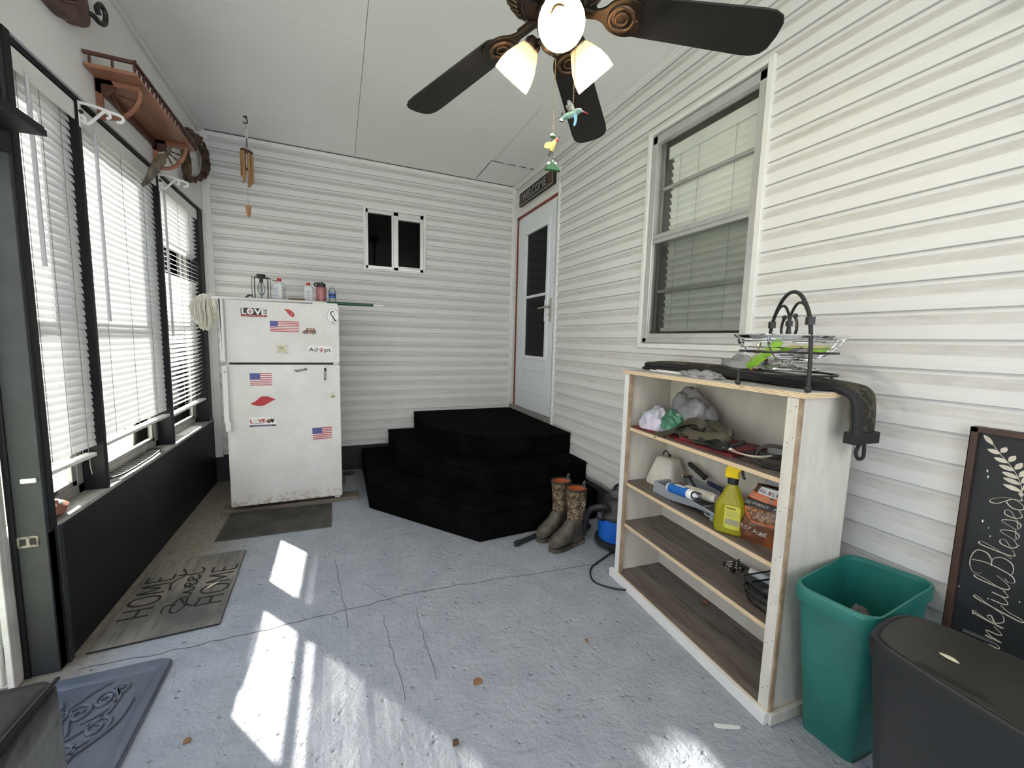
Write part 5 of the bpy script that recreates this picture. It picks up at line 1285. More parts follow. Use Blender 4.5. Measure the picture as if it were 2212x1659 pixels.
mb.tube([(-.10, 0, .018), (0, 0, .006)], .006, 'letter_black', 8); mb.box(-.01, .004, -.02, .03, 0, .012, 'chrome')
single('wire_fork', mb, 'metal prongs on a dark handle standing in the paint tray', 'fork', M=on(.345, .16, Z2+.11) @ Rz(R(160)) @ Ry(R(-25)))
mb = MB(); mb.lathe([(0, 0), (.022, 0), (.024, .004), (.026, .060), (.024, .066), (0, .068)], 'clear_plastic', 18); mb.lathe([(.0262, .012), (.0262, .05)], 'bottle_white', 18)
single('spool', mb, 'small clear and white tub lying behind the spray bottle', 'tub', M=on(.63, .20, Z2+.027) @ Rz(R(20)) @ Ry(R(90)))
T = Thing('spray_bottle', 'clear spray bottle of yellow cleaner with a yellow trigger head', 'bottle', (0, 0, 0), 0, None, on(.712, .048, Z2) @ Rz(R(30)))
mb = MB(); rg = []
for z, w, d in ((0, .050, .028), (.005, .058, .034), (.03, .061, .036), (.055, .060, .035), (.075, .057, .033), (.095, .060, .035), (.112, .059, .035), (.135, .050, .031), (.165, .036, .026), (.190, .026, .022), (.205, .019, .019), (.212, .018, .018)):
    rg.append([(x, y, z) for x, y in rrect(-w, w, -d, d, min(w, d)*.75)])
mb.rings(rg, 'yellow_liquid'); T.part('bottle_body', mb)
mb = MB(); mb.lathe([(0, .210), (.020, .210), (.021, .238), (0, .238)], 'black_plastic', 20); T.part('collar', mb)
mb = MB(); mb.prism([tuple(q) for q in smoothpts([(-.026, .236), (-.030, .258), (-.024, .284), (-.004, .298), (.026, .300), (.044, .294), (.046, .284), (.030, .276), (.020, .256), (.020, .236)], 3, True)], -.015, .015, 'spray_yellow', frame((0, 0, 0), (1, 0, 0), (0, 0, 1), (0, -1, 0))); T.part('spray_head', mb, bevel=.006)
mb = MB(); mb.prism([(.026, .274), (.036, .276), (.040, .250), (.046, .240), (.038, .238), (.030, .252)], -.006, .006, 'black_plastic', frame((0, 0, 0), (1, 0, 0), (0, 0, 1), (0, -1, 0))); mb.lathe([(0, 0), (.008, 0), (.008, .010), (0, .012)], 'black_plastic', 10, Tr(.046, 0, .289) @ Ry(R(90))); T.part('trigger', mb, bevel=.002)
mb = MB(); Mf = frame((0, -.0362, 0), (1, 0, 0), (0, 0, 1), (0, -1, 0))
mb.prism(rrect(-.016, .044, .028, .128, .012), 0, .0008, 'label_yellow', Mf); mb.prism(rrect(-.012, .040, .045, .070, .003), .0008, .0012, 'label_grey', Mf)
mb.text('Premium', .012, .0004, 'black_print', Mf @ Tr(-.010, .112, .0012), .036, shear=.2, bold=.0003)
for i in range(5): mb.box(-.010, .036-.004*(i % 3), .082+i*.005, .0835+i*.005, .0008, .0011, 'label_grey', Mf)
T.part('label', mb)
T = Thing('pellet_bag', 'brown plastic bag of wood pellets marked 20 LB / 9.07 kg', 'bag', (0, 0, 0), 0, None, on(.838, .120, Z2) @ Rz(R(20)))
BW = lambda v: .105*(1-.25*v)+.012*math.sin(PI*v)
def pel(u, v):
    a = 2*PI*u; w = .115*(.93+.10*math.sin(PI*min(1, v*1.2)))*(1-.45*max(0, v-.6)); d = .058*(1-.55*v)*(.8+.4*math.sin(PI*min(1, v*1.5)))
    x = math.copysign(abs(math.cos(a))**.7, math.cos(a))*w; y = math.copysign(abs(math.sin(a))**.8, math.sin(a))*d
    k = .008*mnoise.noise(Vector((x*22, y*22, v*7)))
    return (x+k+.05*v-.02, y-k, .232*v+(.006*mnoise.noise(Vector((a, v*9, 1)))*(1 if v > .05 else 0)))
mb = MB(); mb.grid(pel, 44, 16, 'pellet_pack'); mb.rings([[pel(i/44, 0) for i in range(44)], [Vector(pel(i/44, 0))*.5 for i in range(44)]], 'pellet_pack'); T.part('bag_body', mb)
def ptx(u, v):     # front face point of the bag: u -1..1 across, v height fraction
    return Vector(pel((.75+.21*u) % 1, v))
def fpatch(mb, u0, u1, v0, v1, m, off, n=10):
    mb.grid(lambda s, t: ptx(u0+(u1-u0)*s, (v0+(v1-v0)*t)+0)+Vector((0, -off, 0)), n, 4, m)
mb = MB(); fpatch(mb, -.95, .98, .74, .86, 'label_orange', .0015); fpatch(mb, -.9, .98, .60, .725, 'black_print', .0015); fpatch(mb, -.55, .98, .865, .985, 'bottle_white', .0015); T.part('printed_band', mb)
def curvetext(mb, body, size, m, u0, v0, ulen, slope=0):
    t = MB(); t.text(body, size, .0003, m, I4, 1.0)
    bmesh.ops.triangulate(t.bm, faces=t.bm.faces)
    mi = mb.mi(m); vm = {}
    for vtx in t.bm.verts:
        uu = u0+ulen*vtx.co.x; vv = v0+vtx.co.y*1.0+slope*vtx.co.x
        vm[vtx] = mb.bm.verts.new(ptx(uu, vv)+Vector((0, -.0026, 0)))
    for f in t.bm.faces:
        try: nf = mb.bm.faces.new([vm[x] for x in f.verts]); nf.material_index = mi
        except ValueError: pass
    t.bm.free()
mb = MB(); mb.keepn = True
curvetext(mb, '20 LB / 9.07 kg', .12, 'white_print', -1.15, .24, 1.20, -.03); curvetext(mb, 'MESQUITE & OAK', .085, 'bottle_white', -.95, .765, 1.35); curvetext(mb, '100% REAL WOOD FLAVOR', .075, 'white_print', -1.05, .640, 1.5); curvetext(mb, 'BLEND', .085, 'red_plastic', -.50, .89, .9)
T.part('lettering', mb, weld=False)
mb = MB()
A = [(-.62, .585), (.98, .585), (.98, .40), (-.22, .40)]
mb.grid(lambda s, t: ptx((-.62+(.40)*(1-t))*(1-s)+.98*s, .40+.185*t)+Vector((0, -.0018, 0)), 10, 4, 'pellet_brown')
mb.tube([ptx(u, v)+Vector((0, -.002, 0)) for u, v in ((-.66, .59), (-.5, .50), (-.24, .39), (.2, .39), (.6, .39), (.98, .39))], .0022, 'label_orange', 5); T.part('pellet_window', mb)
mb = MB(); mb.grid(lambda u, v: (-.06+.16*u, -.02+.05*v, .006*math.sin(u*9)+.012*v*u), 16, 4, 'bag_white'); single('foam_plate', mb, 'white crumpled plastic sheet standing behind the pellet bag', 'sheet', M=on(.80, .20, Z2+.215) @ Rx(R(70)), solid=.001)
# ---- lower shelf z = .352
Z3 = .352
for k, (z, lab) in enumerate(((0, 'lower dark-rimmed clear glass dish of the nested pair'), (.036, 'upper clear glass dish nested on another dish'))):
    T = Thing('glass_dish', lab, 'dish', (0, 0, 0), 0, None, on(.890, .125, Z3+z) @ Rz(R(-4)))
    mb = MB(); rg = []
    for zz, w, d in ((.003, .055, .065), (0, .062, .072), (.012, .074, .084), (.058, .086, .098), (.060, .084, .096), (.014, .071, .081), (.005, .055, .065)):
        rg.append([(x, y, zz) for x, y in rrect(-w, w, -d, d, .03, 5)])
    mb.rings(rg, 'clear_plastic', closed=False); T.part('glass_body', mb)
    mb = MB(); mb.tube([(x, y, .060) for x, y in rrect(-.086, .086, -.098, .098, .032, 6)], .0032, 'black_rubber', 6, closed=True); T.part('rim', mb)
T = Thing('grill_brush', 'white handled scraper with a patterned metal head on lower shelf', 'brush', (0, 0, 0), 0, None, on(.655, .215, Z3+.020) @ Rz(R(6)))
mb = MB(); mb.tube([(.04, 0, .006), (.19, 0, .006)], [.016, .017], 'white_plastic', 14); T.part('handle', mb)
mb = MB(); mb.tube([(-.02, 0, .004), (.045, 0, .006)], .005, 'letter_black', 8); mb.tube([(-.02, -.0, .004), (-.02, 0, .03)], .004, 'letter_black', 8); T.part('shank', mb)
mb = MB(); Mh = Tr(-.03, -.02, -.002) @ Rz(R(-15))
for i in range(4):
    for j in range(4): mb.box(-.03+i*.017, -.017+i*.017, -.032+j*.017, -.019+j*.017, -.010, .006, 'chrome' if (i+j) % 3 else 'black_plastic', Mh)
mb.box(-.032, .036, -.034, .034, -.018, -.010, 'chrome', Mh); T.part('metal_head', mb)
mb = MB(); mb.grid(lambda u, v: (-.02+.05*u, (v-.5)*.034*math.sin(PI*min(1, u+.12)), .003+.006*math.sin(u*4)*abs(v-.5)), 8, 4, 'dead_leaf'); single('dead_leaf', mb, 'brown curled dry leaf on the bottom shelf of the bookcase', 'leaf', M=on(.435, .245, .0512) @ Rz(R(-10)), solid=.0008)

# ================================================================== WASTE BINS
T = Thing('waste_bin', 'open teal green plastic waste bin beside the bookcase', 'bin', (1.63, .715, 0))
def quadring(z, c, r, n=5):
    """rounded quad through 4 corners c (x,y)"""
    out = []
    for i in range(4):
        p, a, b = Vector(c[i]), Vector(c[i-1]), Vector(c[(i+1) % 4])
        p1 = p+(a-p).normalized()*r; p2 = p+(b-p).normalized()*r
        for k in range(n+1):
            t = k/n; q = p1*(1-t)**2+p*2*t*(1-t)+p2*t*t; out.append((q.x, q.y, z))
    return out
bot = [(1.545, .660), (1.535, .818), (1.80, .835), (1.82, .655)]
top = [(1.412, .588), (1.385, .800), (1.79, .850), (1.845, .622)]
lerp = lambda k, s=0.: [tuple(Vector(a)*(1-k)+Vector(b)*k+(Vector(b)-Vector((1.62, .715))).normalized()*s) for a, b in zip(bot, top)]
mb = MB()
mb.rings([quadring(0.006, lerp(0, -.006), .03), quadring(.0, lerp(0), .03), quadring(.03, lerp(.05), .035), quadring(.53, lerp(.905), .05), quadring(.572, lerp(.965), .055)], 'can_green', caps=False); mb.poly(quadring(.0, lerp(0), .03), 'can_green')
mb.rings([quadring(.012, lerp(0, -.008), .03), quadring(.595, lerp(.97, -.004), .055)], 'can_green', caps=False); mb.poly(quadring(.012, lerp(0, -.008), .03), 'can_green'); T.part('bin_body', mb, True)
mb = MB(); mb.rings([quadring(.556, lerp(.95, .004), .055), quadring(.550, lerp(.95, .014), .055), quadring(.590, lerp(1, .014), .055), quadring(.600, lerp(1, .008), .055), quadring(.600, lerp(1, -.004), .055), quadring(.585, lerp(.98, -.006), .055)], 'can_green', caps=False); T.part('rim', mb, True)
mb = MB()
def rag(u, v):
    x = 1.575+.19*u; y = .69+.12*v
    return (x, y, .40+.07*math.sin(PI*u)*math.sin(PI*v)+.045*mnoise.noise(Vector((u*5, v*5, 4))))
mb = mb
mb.grid(rag, 20, 16, 'cloth_grey'); single('cloth_rag', mb, 'crumpled grey rag inside the green waste bin', 'rag', (1.6, .71, .36))
T = Thing('lidded_bin', 'black plastic bin with a brownish flat lid at bottom right', 'bin', (1.42, .33, 0))
HB = .620
def lid_ring(z, s, n=40):
    pts = [(1.318, .560), (1.39, .573), (1.45, .574), (1.51, .560), (1.540, .50), (1.552, .38), (1.56, .22), (1.555, .06), (1.52, .0), (1.42, -.03), (1.32, -.01), (1.27, .05), (1.252, .15), (1.250, .26), (1.257, .37), (1.272, .47), (1.286, .53)]
    c = Vector((1.43, .28)); P = smoothpts(pts, 3, True)
    return [((q.x-c.x)*s+c.x, (q.y-c.y)*s+c.y, z) for q in P]
mb = MB(); mb.rings([lid_ring(.004, .76), lid_ring(0, .78), lid_ring(.03, .80), lid_ring(HB-.052, .965), lid_ring(HB-.05, .93)], 'bin_black'); T.part('bin_body', mb, True)
mb = MB(); mb.rings([lid_ring(HB-.060, .955), lid_ring(HB-.060, .985), lid_ring(HB-.018, 1.0), lid_ring(HB-.004, .985), lid_ring(HB, .955), lid_ring(HB-.002, .93)], 'bin_black', caps=False); T.part('rim', mb, True)
mb = MB(); mb.rings([lid_ring(HB-.012, .938), lid_ring(HB-.003, .940), lid_ring(HB+.002, .925), lid_ring(HB+.0015, .6)], 'bin_lid'); 
ld = T.part('lid', mb, True)
mb = MB(); g = [(1.281, .452), (1.296, .440), (1.303, .335), (1.288, .322), (1.281, .385)]
mb.prism(g, HB+.0015, HB+.0035, 'letter_black'); T.sub(ld, 'grip_slot', mb, True)
mb = MB(); mb.tube([(1.555, .46, HB+.004), (1.562, .40, HB+.004)], .007, 'bin_black', 8); mb.tube([(x, y, HB+.001) for x, y, z in lid_ring(0, .935)], .0022, 'letter_black', 4, closed=True); T.sub(ld, 'hinge', mb, True)
mb = MB(); mb.grid(lambda u, v: (1.375+.012*math.sin(PI*u)*(v-.3), .405+.036*u, HB+.0045+.003*v), 6, 2, 'pale_leaf'); single('dead_leaf', mb, 'scrap of pale leaf on the black bin lid', 'leaf', (1.38, .42, HB+.002), solid=.0008)

# ================================================================== CHALKBOARD SIGN
SX = XR-.016
T = Thing('wall_sign', 'tall framed black sign with cream script and a leaf sprig', 'sign', (SX, .35, 0))
y1, y0, z0, z1 = .590, .205, .03, 1.147
mb = MB(); mb.box(SX-.012, SX, y0+.01, y1-.01, z0+.01, z1-.01, 'chalk_black'); T.part('panel', mb, True)
mb = MB()
for q in ((y1-.016, y1, z0, z1), (y0, y0+.016, z0, z1), (y0, y1, z1-.016, z1), (y0, y1, z0, z0+.016)): mb.box(SX-.026, SX, *q, 'sign_frame')
T.part('frame', mb, True, bevel=.001)
# script: text advances up the board (+z); letter tops point to +y. s along z, t along +y, origin on the base line
MS = lambda s0, t0: frame((SX-.0128, t0, s0), (0, 0, 1), (0, 1, 0), (-1, 0, 0))
mb = MB()
def script(lines, M, rs=(.0016, .0036)):
    for l in lines:
        P = smoothpts(l, 6); n = len(P); rr = []
        for i in range(n):
            t = P[min(i+1, n-1)]-P[max(i-1, 0)]; rr.append(rs[1] if t.y < -abs(t.x)*.25 else rs[0] if t.y > abs(t.x)*.3 else (rs[0]+rs[1])/2)
        mb.tube([M @ Vector((q.x, q.y, 0)) for q in P], rr, 'cream_ink', 5, flat=.35)
k = .001
def sc_l(pts, s0, t0): return [((a)*k+0, b*k) for a, b in pts]
base = .464; x = 34      # x height in mm
W_ = []
def put(s, pts): W_.append([(s*1.0+a/1000, b/1000) for a, b in pts])
# T h (mostly hidden by the bin)
put(.300, [(0, 66), (20, 72), (48, 68)]); put(.300, [(24, 70), (20, 30), (8, 2), (-6, 8)])
put(.350, [(0, 0), (14, 50), (18, 70), (10, 66), (4, 0), (14, 28), (22, 30), (24, 4), (34, 6)])
# a n k f u l
put(.452, [(30, 30), (16, 36), (2, 22), (4, 4), (16, 2), (30, 30), (27, 8), (32, 2), (44, 16)])
put(.498, [(0, 20), (6, 34), (4, 0), (10, 22), (22, 34), (24, 8), (30, 2), (44, 20)])
put(.545, [(0, 4), (14, 52), (20, 66), (12, 64), (6, 30), (4, 0)]); put(.545, [(6, 18), (20, 36), (26, 28), (10, 18), (24, 2), (42, 6)])
put(.590, [(0, 6), (14, 40), (26, 66), (18, 66), (10, 30), (0, -28), (8, -30), (14, -4), (26, 14)])
put(.622, [(0, 34), (0, 8), (8, 0), (20, 12), (24, 34), (22, 8), (30, 2), (40, 12)])
put(.662, [(0, 8), (14, 46), (20, 72), (10, 70), (6, 20), (12, 2), (26, 8), (40, 30)])
# B
put(.708, [(18, 84), (22, 50), (10, 4), (-8, -6), (-14, 6), (-6, 14)]); put(.708, [(-16, 62), (-22, 78), (-4, 88), (26, 88), (52, 78), (54, 58), (38, 46), (18, 44), (42, 42), (54, 24), (44, 4), (20, 0), (6, 6)])
# l e s s e d
put(.768, [(0, 6), (16, 44), (24, 72), (14, 72), (8, 22), (12, 2), (26, 8)])
put(.796, [(0, 10), (22, 24), (20, 34), (8, 32), (4, 12), (14, 0), (30, 8)])
put(.826, [(0, 6), (16, 38), (26, 14), (18, 0), (4, 4), (30, 8)]); put(.858, [(0, 6), (16, 38), (26, 14), (18, 0), (4, 4), (30, 8)])
put(.888, [(0, 10), (22, 24), (20, 34), (8, 32), (4, 12), (14, 0), (30, 8)])
put(.918, [(28, 28), (16, 34), (2, 20), (4, 2), (18, 2), (30, 30), (16, 62), (4, 66), (6, 50), (28, 24), (30, 6), (44, 10)])
script(W_, MS(0, base))
T.part('lettering', mb, True, weld=False)
mb = MB()
stem = smoothpts([(.960, .006), (1.0, .014), (1.04, .034), (1.075, .062), (1.105, .082)], 5)
script([[tuple(q) for q in stem]], MS(0, base), (.0009, .0010))
def leafp(s, t, ang, L, w):
    P = []
    for i in range(13):
        q = i/12; P.append((L*q, w*math.sin(PI*q)**.8))
    P += [(p[0], -p[1]) for p in P[::-1][1:-1]]
    M = MS(0, base) @ Tr(s, t, 0) @ Rz(R(ang)); mb.prism(P, -.0002, .0008, 'cream_ink', M)
for i, (s, t) in enumerate(((.975, .008), (.995, .012), (1.012, .018), (1.032, .028), (1.052, .042), (1.075, .060))):
    leafp(s, t, 75, .040-.002*i, .0065); leafp(s+.004, t, -28, .036-.003*i, .0068)
leafp(1.098, .078, 40, .036, .006); leafp(.962, .006, 30, .012, .005)
T.part('leaf_sprig', mb, True, weld=False)
mb = MB(); rnd = random.Random(4)
for i in range(26):
    yy = rnd.uniform(.24, .57); zz = rnd.uniform(.5, 1.12); s = rnd.uniform(.001, .0035)
    mb.box(SX-.0124, SX-.0119, yy-s*.5, yy+s*.5, zz-s, zz+s*1.6, 'paper')
T.part('chipped_paint', mb, True)

# ================================================================== CEILING FAN
FO = Vector((.600, 1.148, 2.259)); FC = Vector((.605, 1.176, 2.368))
T = Thing('ceiling_fan', 'dark bronze ceiling fan with three lit glass shades', 'ceiling fan', FC)
mb = MB(); mb.lathe([(.0, ZC-FC.z), (.075, ZC-FC.z), (.078, ZC-FC.z-.02), (.045, ZC-FC.z-.075), (.018, ZC-FC.z-.08)], 'fan_bronze', 28); T.part('canopy', mb)
mb = MB(); mb.tube([(0, 0, ZC-FC.z-.07), (0, 0, .19)], .0135, 'fan_bronze', 12); T.part('down_rod', mb)
mb = MB(); mb.lathe([(.012, .215), (.04, .205), (.055, .175), (.115, .160), (.140, .140), (.150, .110), (.150, .075), (.143, .062), (.150, .055), (.140, .035), (.105, .012), (.085, .004), (.085, -.012), (.060, -.02), (0, -.02)], 'fan_bronze', 48)
for i in range(40):
    a = 2*PI*i/40
    if (i % 8) in (3, 4): continue
    mb.tube([(r*math.cos(a), r*math.sin(a), z) for r, z in ((.148, .048), (.130, .026), (.108, .012))], .0042, 'fan_bronze_hi', 5)
mb.tube([(.088*math.cos(2*PI*i/40), .088*math.sin(2*PI*i/40), .002) for i in range(40)], .005, 'fan_bronze_hi', 6, closed=True); mb.tube([(.150*math.cos(2*PI*i/48), .150*math.sin(2*PI*i/48), .058) for i in range(48)], .005, 'fan_bronze_hi', 6, closed=True)
T.part('motor_housing', mb)
TH0 = -.458
blade_o = None
for k in range(5):
    a = TH0+k*2*PI/5; Mb = Rz(a) @ Ry(R(7.9)) @ Rx(R(-10))
    mb = MB()
    P = [(.205, -.052), (.22, -.060), (.58, -.073), (.615, -.071), (.640, -.060), (.652, -.040), (.656, 0), (.652, .040), (.640, .060), (.615, .071), (.58, .073), (.22, .060), (.205, .052)]
    mb.prism(P, -.003, .003, 'fan_blade'); o = T.part('blade', mb, bevel=.002); o.matrix_local = Mb
    mb = MB()
    arm = [(.075, .014), (.12, .013), (.15, .022), (.175, .046), (.215, .058), (.25, .048), (.262, .018), (.255, 0)]
    P = arm+[(x, -y) for x, y in arm[::-1][1:]]
    mb.prism(smoothpts(P, 3, True), -.011, -.003, 'fan_bronze'); mb.tube([(.205+.036*math.cos(2*PI*i/20), .036*math.sin(2*PI*i/20), -.012) for i in range(20)], .0065, 'fan_bronze_hi', 6, closed=True); mb.tube([(.205+.018*math.cos(2*PI*i/14), .018*math.sin(2*PI*i/14), -.012) for i in range(14)], .005, 'fan_bronze_hi', 6, closed=True)
    mb.box(.06, .13, -.012, .012, -.014, .004, 'fan_bronze')
    for x, y in ((.235, .025), (.235, -.025), (.25, 0)): mb.ball((x, y, -.012), .004, 'fan_bronze_hi', 8, 5)
    o2 = mb.build('blade_iron', o, bevel=.0015)
# light kit
KO = FO+Vector((.0, .0, .055))-FC; KS = .87; Mk = Matrix.Translation(KO) @ Matrix.Scale(KS, 4)
mb = MB(); mb.M = Mk; mb.lathe([(.062, .045), (.060, -.018), (.062, -.03), (.048, -.046), (.052, -.06), (.046, -.085), (.028, -.10), (.010, -.108), (.006, -.118), (0, -.12)], 'fan_bronze', 28); T.part('light_kit', mb)
LIGHTS = []
for k, deg in enumerate((-112, 4.0, 124)):
    a = R(deg)
    d = Vector((math.cos(a), math.sin(a), 0)); ax = (d*math.cos(R(46))+Vector((0, 0, -1))*math.sin(R(46))).normalized()
    neck = d*.088+Vector((0, 0, -.050))
    mb = MB(); mb.M = Mk; mb.tube(sm3([d*.035+Vector((0, 0, -.055)), d*.062+Vector((0, 0, -.052)), neck-ax*.010], 4), .011, 'fan_bronze', 10)
    Ms = frame(neck, *(lambda z: (lambda x: (x, z.cross(x), z))(z.orthogonal().normalized()))(ax))
    mb.lathe([(0, -.022), (.018, -.020), (.029, -.006), (.031, .012), (.027, .014)], 'fan_bronze', 20, Ms); T.part('lamp_arm', mb)
    mb = MB(); n = 56; rg = []
    for z, r in ((.0, .028), (.012, .031), (.035, .044), (.065, .058), (.095, .066), (.118, .069), (.126, .069), (.124, .066), (.095, .062), (.065, .054), (.035, .040), (.012, .027), (.0, .024)):
        rg.append([(r*(1+(.022 if i % 2 else -.0)*(1 if z < .11 else .3))*math.cos(2*PI*i/n), r*(1+(.022 if i % 2 else 0)*(1 if z < .11 else .3))*math.sin(2*PI*i/n), z) for i in range(n)])
    mb.rings(rg, 'lamp_glass', caps=False); o = T.part('lamp_shade', mb, angle=80); o.matrix_local = Mk @ Ms
    mb = MB(); mb.lathe([(.011, .004), (.014, .022), (.026, .05), (.030, .070), (.026, .090), (.014, .102), (0, .105)], 'bulb_glow', 20); o = T.part('light_bulb', mb); o.matrix_local = Mk @ Ms
    LIGHTS.append(FC+Mk @ (neck+ax*.114))
# pull chains (beaded)
def chain(mb, x, y, z0, z1, r=.0021):
    z = z0
    while z > z1: mb.ball((x, y, z), r, 'chain_brass', 6, 4); z -= .0062
CH1 = (.0035, -.001); CH2 = (.0555, -.0235)
DO = FO-FC
mb = MB(); mb.M = Matrix.Translation(DO); chain(mb, *CH1, -.055, -.262); T.part('pull_chain', mb, weld=False)
mb = MB(); mb.M = Matrix.Translation(DO); chain(mb, *CH2, .02, -.196); T.part('pull_chain', mb, weld=False)
# humming-bird charms hanging on the chains
VX = Vector((.92, -.39, 0)).normalized()      # sideways, roughly along the picture plane
def charmM(c): return frame(c, VX, (0, 0, 1), VX.cross(Vector((0, 0, 1))))
T = Thing('bird_charm', 'green hummingbird charm with a red beak on the right pull chain', 'charm', (0, 0, 0), 0, None, charmM(FO+Vector((CH2[0], CH2[1], -.205))))
mb = MB(); mb.tube(sm3([(-.030, -.014, 0), (-.018, -.006, 0), (.0, .0, 0), (.014, .008, 0), (.024, .010, 0), (.030, .007, 0)], 5), [.002+.0075*math.sin(PI*min(1, .12+i/25))**.8 for i in range(26)], 'bird_green', 10); T.part('body', mb)
mb = MB()
for s in (1, -1): mb.prism([tuple(q) for q in smoothpts([(-.004, .004), (-.016, .020), (-.020, .030), (-.014, .033), (-.004, .024), (.004, .010)], 4, True)], -.0012, .0012, 'bird_wing', Tr(0, 0, s*.005) @ Rx(s*.25))
mb.prism([tuple(q) for q in smoothpts([(.0, -.002), (.004, -.018), (.002, -.034), (.006, -.036), (.011, -.026), (.012, -.006)], 4, True)], -.0012, .0012, 'bird_blue', Tr(0, 0, .006)); T.part('wing', mb)
mb = MB(); mb.prism([(-.042, -.018), (-.024, -.004), (-.018, -.012), (-.030, -.020)], -.0015, .0015, 'petal_white'); T.part('tail', mb)
mb = MB(); mb.tube([(.029, .008, 0), (.047, .002, 0)], [.0022, .0008], 'red_plastic', 6); T.part('beak', mb)
T = Thing('bird_charm', 'yellow hummingbird and flower charm on the left pull chain', 'charm', (0, 0, 0), 0, None, charmM(FO+Vector((CH1[0], CH1[1], -.27))))
mb = MB(); mb.ball((0, 0, 0), .008, 'leaf_green', 10, 6, (1.1, .5, .8)); mb.ball((-.003, .004, .002), .006, 'petal_white', 8, 5, (1.2, .7, .6)); T.part('flower_cap', mb)
mb = MB()
for i in range(9): mb.ball((0, -.008-i*.0075, 0), .0021, 'black_iron', 6, 4)
T.part('bead_chain', mb)
mb = MB(); mb.tube(sm3([(-.004, -.042, 0), (-.001, -.030, 0), (.004, -.018, .003), (.010, -.008, .003)], 5), [.002+.0065*math.sin(PI*min(1, .1+i/16)) for i in range(16)], 'bird_yellow', 8); T.part('body', mb)
mb = MB(); mb.prism([tuple(q) for q in smoothpts([(.0, -.022), (-.010, -.016), (-.022, -.022), (-.026, -.032), (-.016, -.036), (-.003, -.032)], 4, True)], -.001, .001, 'bird_yellow', Tr(0, 0, .004)); mb.tube(sm3([(.0, -.022, .004), (-.010, -.016, .004), (-.022, -.022, .004), (-.026, -.032, .004), (-.016, -.036, .004), (-.003, -.032, .004)], 4, True), .0012, 'bronze_dark', 5, closed=True); T.part('wing', mb)
mb = MB(); mb.ball((.011, -.010, .003), .0058, 'bird_red', 10, 6, (1, 1.2, .8)); mb.tube([(.013, -.006, .003), (.021, .000, .003)], [.002, .0007], 'bronze_dark', 6); mb.prism([(-.009, -.040), (-.014, -.052), (-.006, -.056), (-.002, -.043)], -.0015, .0015, 'black_plastic'); T.part('head_and_tail', mb)
mb = MB(); mb.prism([(-.022, -.094), (-.012, -.082), (-.002, -.074), (.004, -.074), (.012, -.082), (.024, -.098)], -.006, .006, 'leaf_green')
for x in (-.010, .009): mb.ball((x, -.078, .003), .005, 'petal_white', 8, 5, (1, 1.1, .7))
mb.ball((.001, -.073, .002), .005, 'bird_green', 8, 5, (.8, 1.3, .8)); T.part('flower_base', mb)
# ================================================================== CEILING HOOK, WIND CHIME
mb = MB(); hx, hy = 1.582, 2.869
mb.tube(sm3([(hx, hy, ZC), (hx, hy, ZC-.03), (hx+.012, hy-.004, ZC-.05), (hx+.004, hy-.002, ZC-.066), (hx-.018, hy+.004, ZC-.062), (hx-.024, hy+.006, ZC-.045)], 5), .0035, 'black_iron', 6); single('ceiling_hook', mb, 'small bare black cup hook screwed in the ceiling past the fan', 'hook', (hx, hy, ZC))
cx, cy = -.651, 4.015
mb = MB(); mb.lathe([(0, .0), (.016, 0), (.014, -.006), (.004, -.010)], 'black_iron', 12, Tr(cx, cy, ZC)); mb.tube(sm3([(cx, cy, ZC-.006), (cx+.012, cy, ZC-.022), (cx+.012, cy, ZC-.042), (cx-.004, cy, ZC-.052), (cx-.016, cy, ZC-.044)], 5), .0045, 'black_iron', 6); single('ceiling_hook', mb, 'black swan hook in the ceiling carrying the wind chime', 'hook', (cx, cy, ZC))
T = Thing('wind_chime', 'bamboo wind chime hanging near the back left corner', 'wind chime', (cx, cy, 2.83))
mb = MB(); mb.tube([(cx+.002, cy, ZC-.048), (cx+.003, cy, 2.985)], .0015, 'string', 5); mb.tube([(cx+.004, cy, 2.93), (cx+.003, cy, 2.86)], .003, 'black_iron', 5)
for a in (-1, 0, 1): mb.tube([(cx+.003, cy, 2.872), (cx+.034*a, cy-.02*abs(a), 2.838)], .0012, 'string', 4)
T.part('hanging_string', mb, True)
mb = MB(); Mx = Tr(cx+.004, cy, 0)
mb.prism([tuple(q) for q in smoothpts([(0, 2.93), (.014, 2.945), (.018, 2.985), (.010, 3.012), (-.002, 2.99), (-.014, 2.965), (-.012, 2.94)], 4, True)], -.006, .006, 'aluminium', frame((cx+.004, cy, 0), (1, 0, 0), (0, 0, 1), (0, -1, 0))); T.part('snap_clip', mb, True, bevel=.002)
mb = MB(); mb.lathe([(0, -.006), (.043, -.006), (.046, 0), (.042, .006), (0, .008)], 'bamboo_dark', 24, Tr(cx, cy, 2.832) @ Ry(R(9))); T.part('top_disc', mb, True)
for i, (a, L) in enumerate(((200, .185), (240, .235), (300, .255), (350, .215), (60, .16), (130, .17))):
    mb = MB(); px, py = cx+.036*math.cos(R(a)), cy+.036*math.sin(R(a)); zt = 2.815-.012*math.cos(R(a))
    ring = lambda z, s=1., cut=0: [(px+.0115*s*math.cos(2*PI*j/14), py+.0115*s*math.sin(2*PI*j/14), z+cut*math.cos(2*PI*j/14)) for j in range(14)]
    mb.rings([ring(zt), ring(zt-L*.5), ring(zt-L*.52, 1.06), ring(zt-L*.54), ring(zt-L, 1, .012)], 'bamboo'); mb.tube([(px, py, zt), (px, py, 2.832)], .001, 'string', 4); T.part('bamboo_tube', mb, True)
mb = MB(); mb.lathe([(0, 0), (.017, 0), (.018, .006), (.017, .012), (0, .012)], 'bamboo_dark', 16, Tr(cx, cy, 2.69)); mb.tube([(cx, cy, 2.83), (cx-.004, cy, 2.41)], .0009, 'string', 4); T.part('clapper', mb, True)
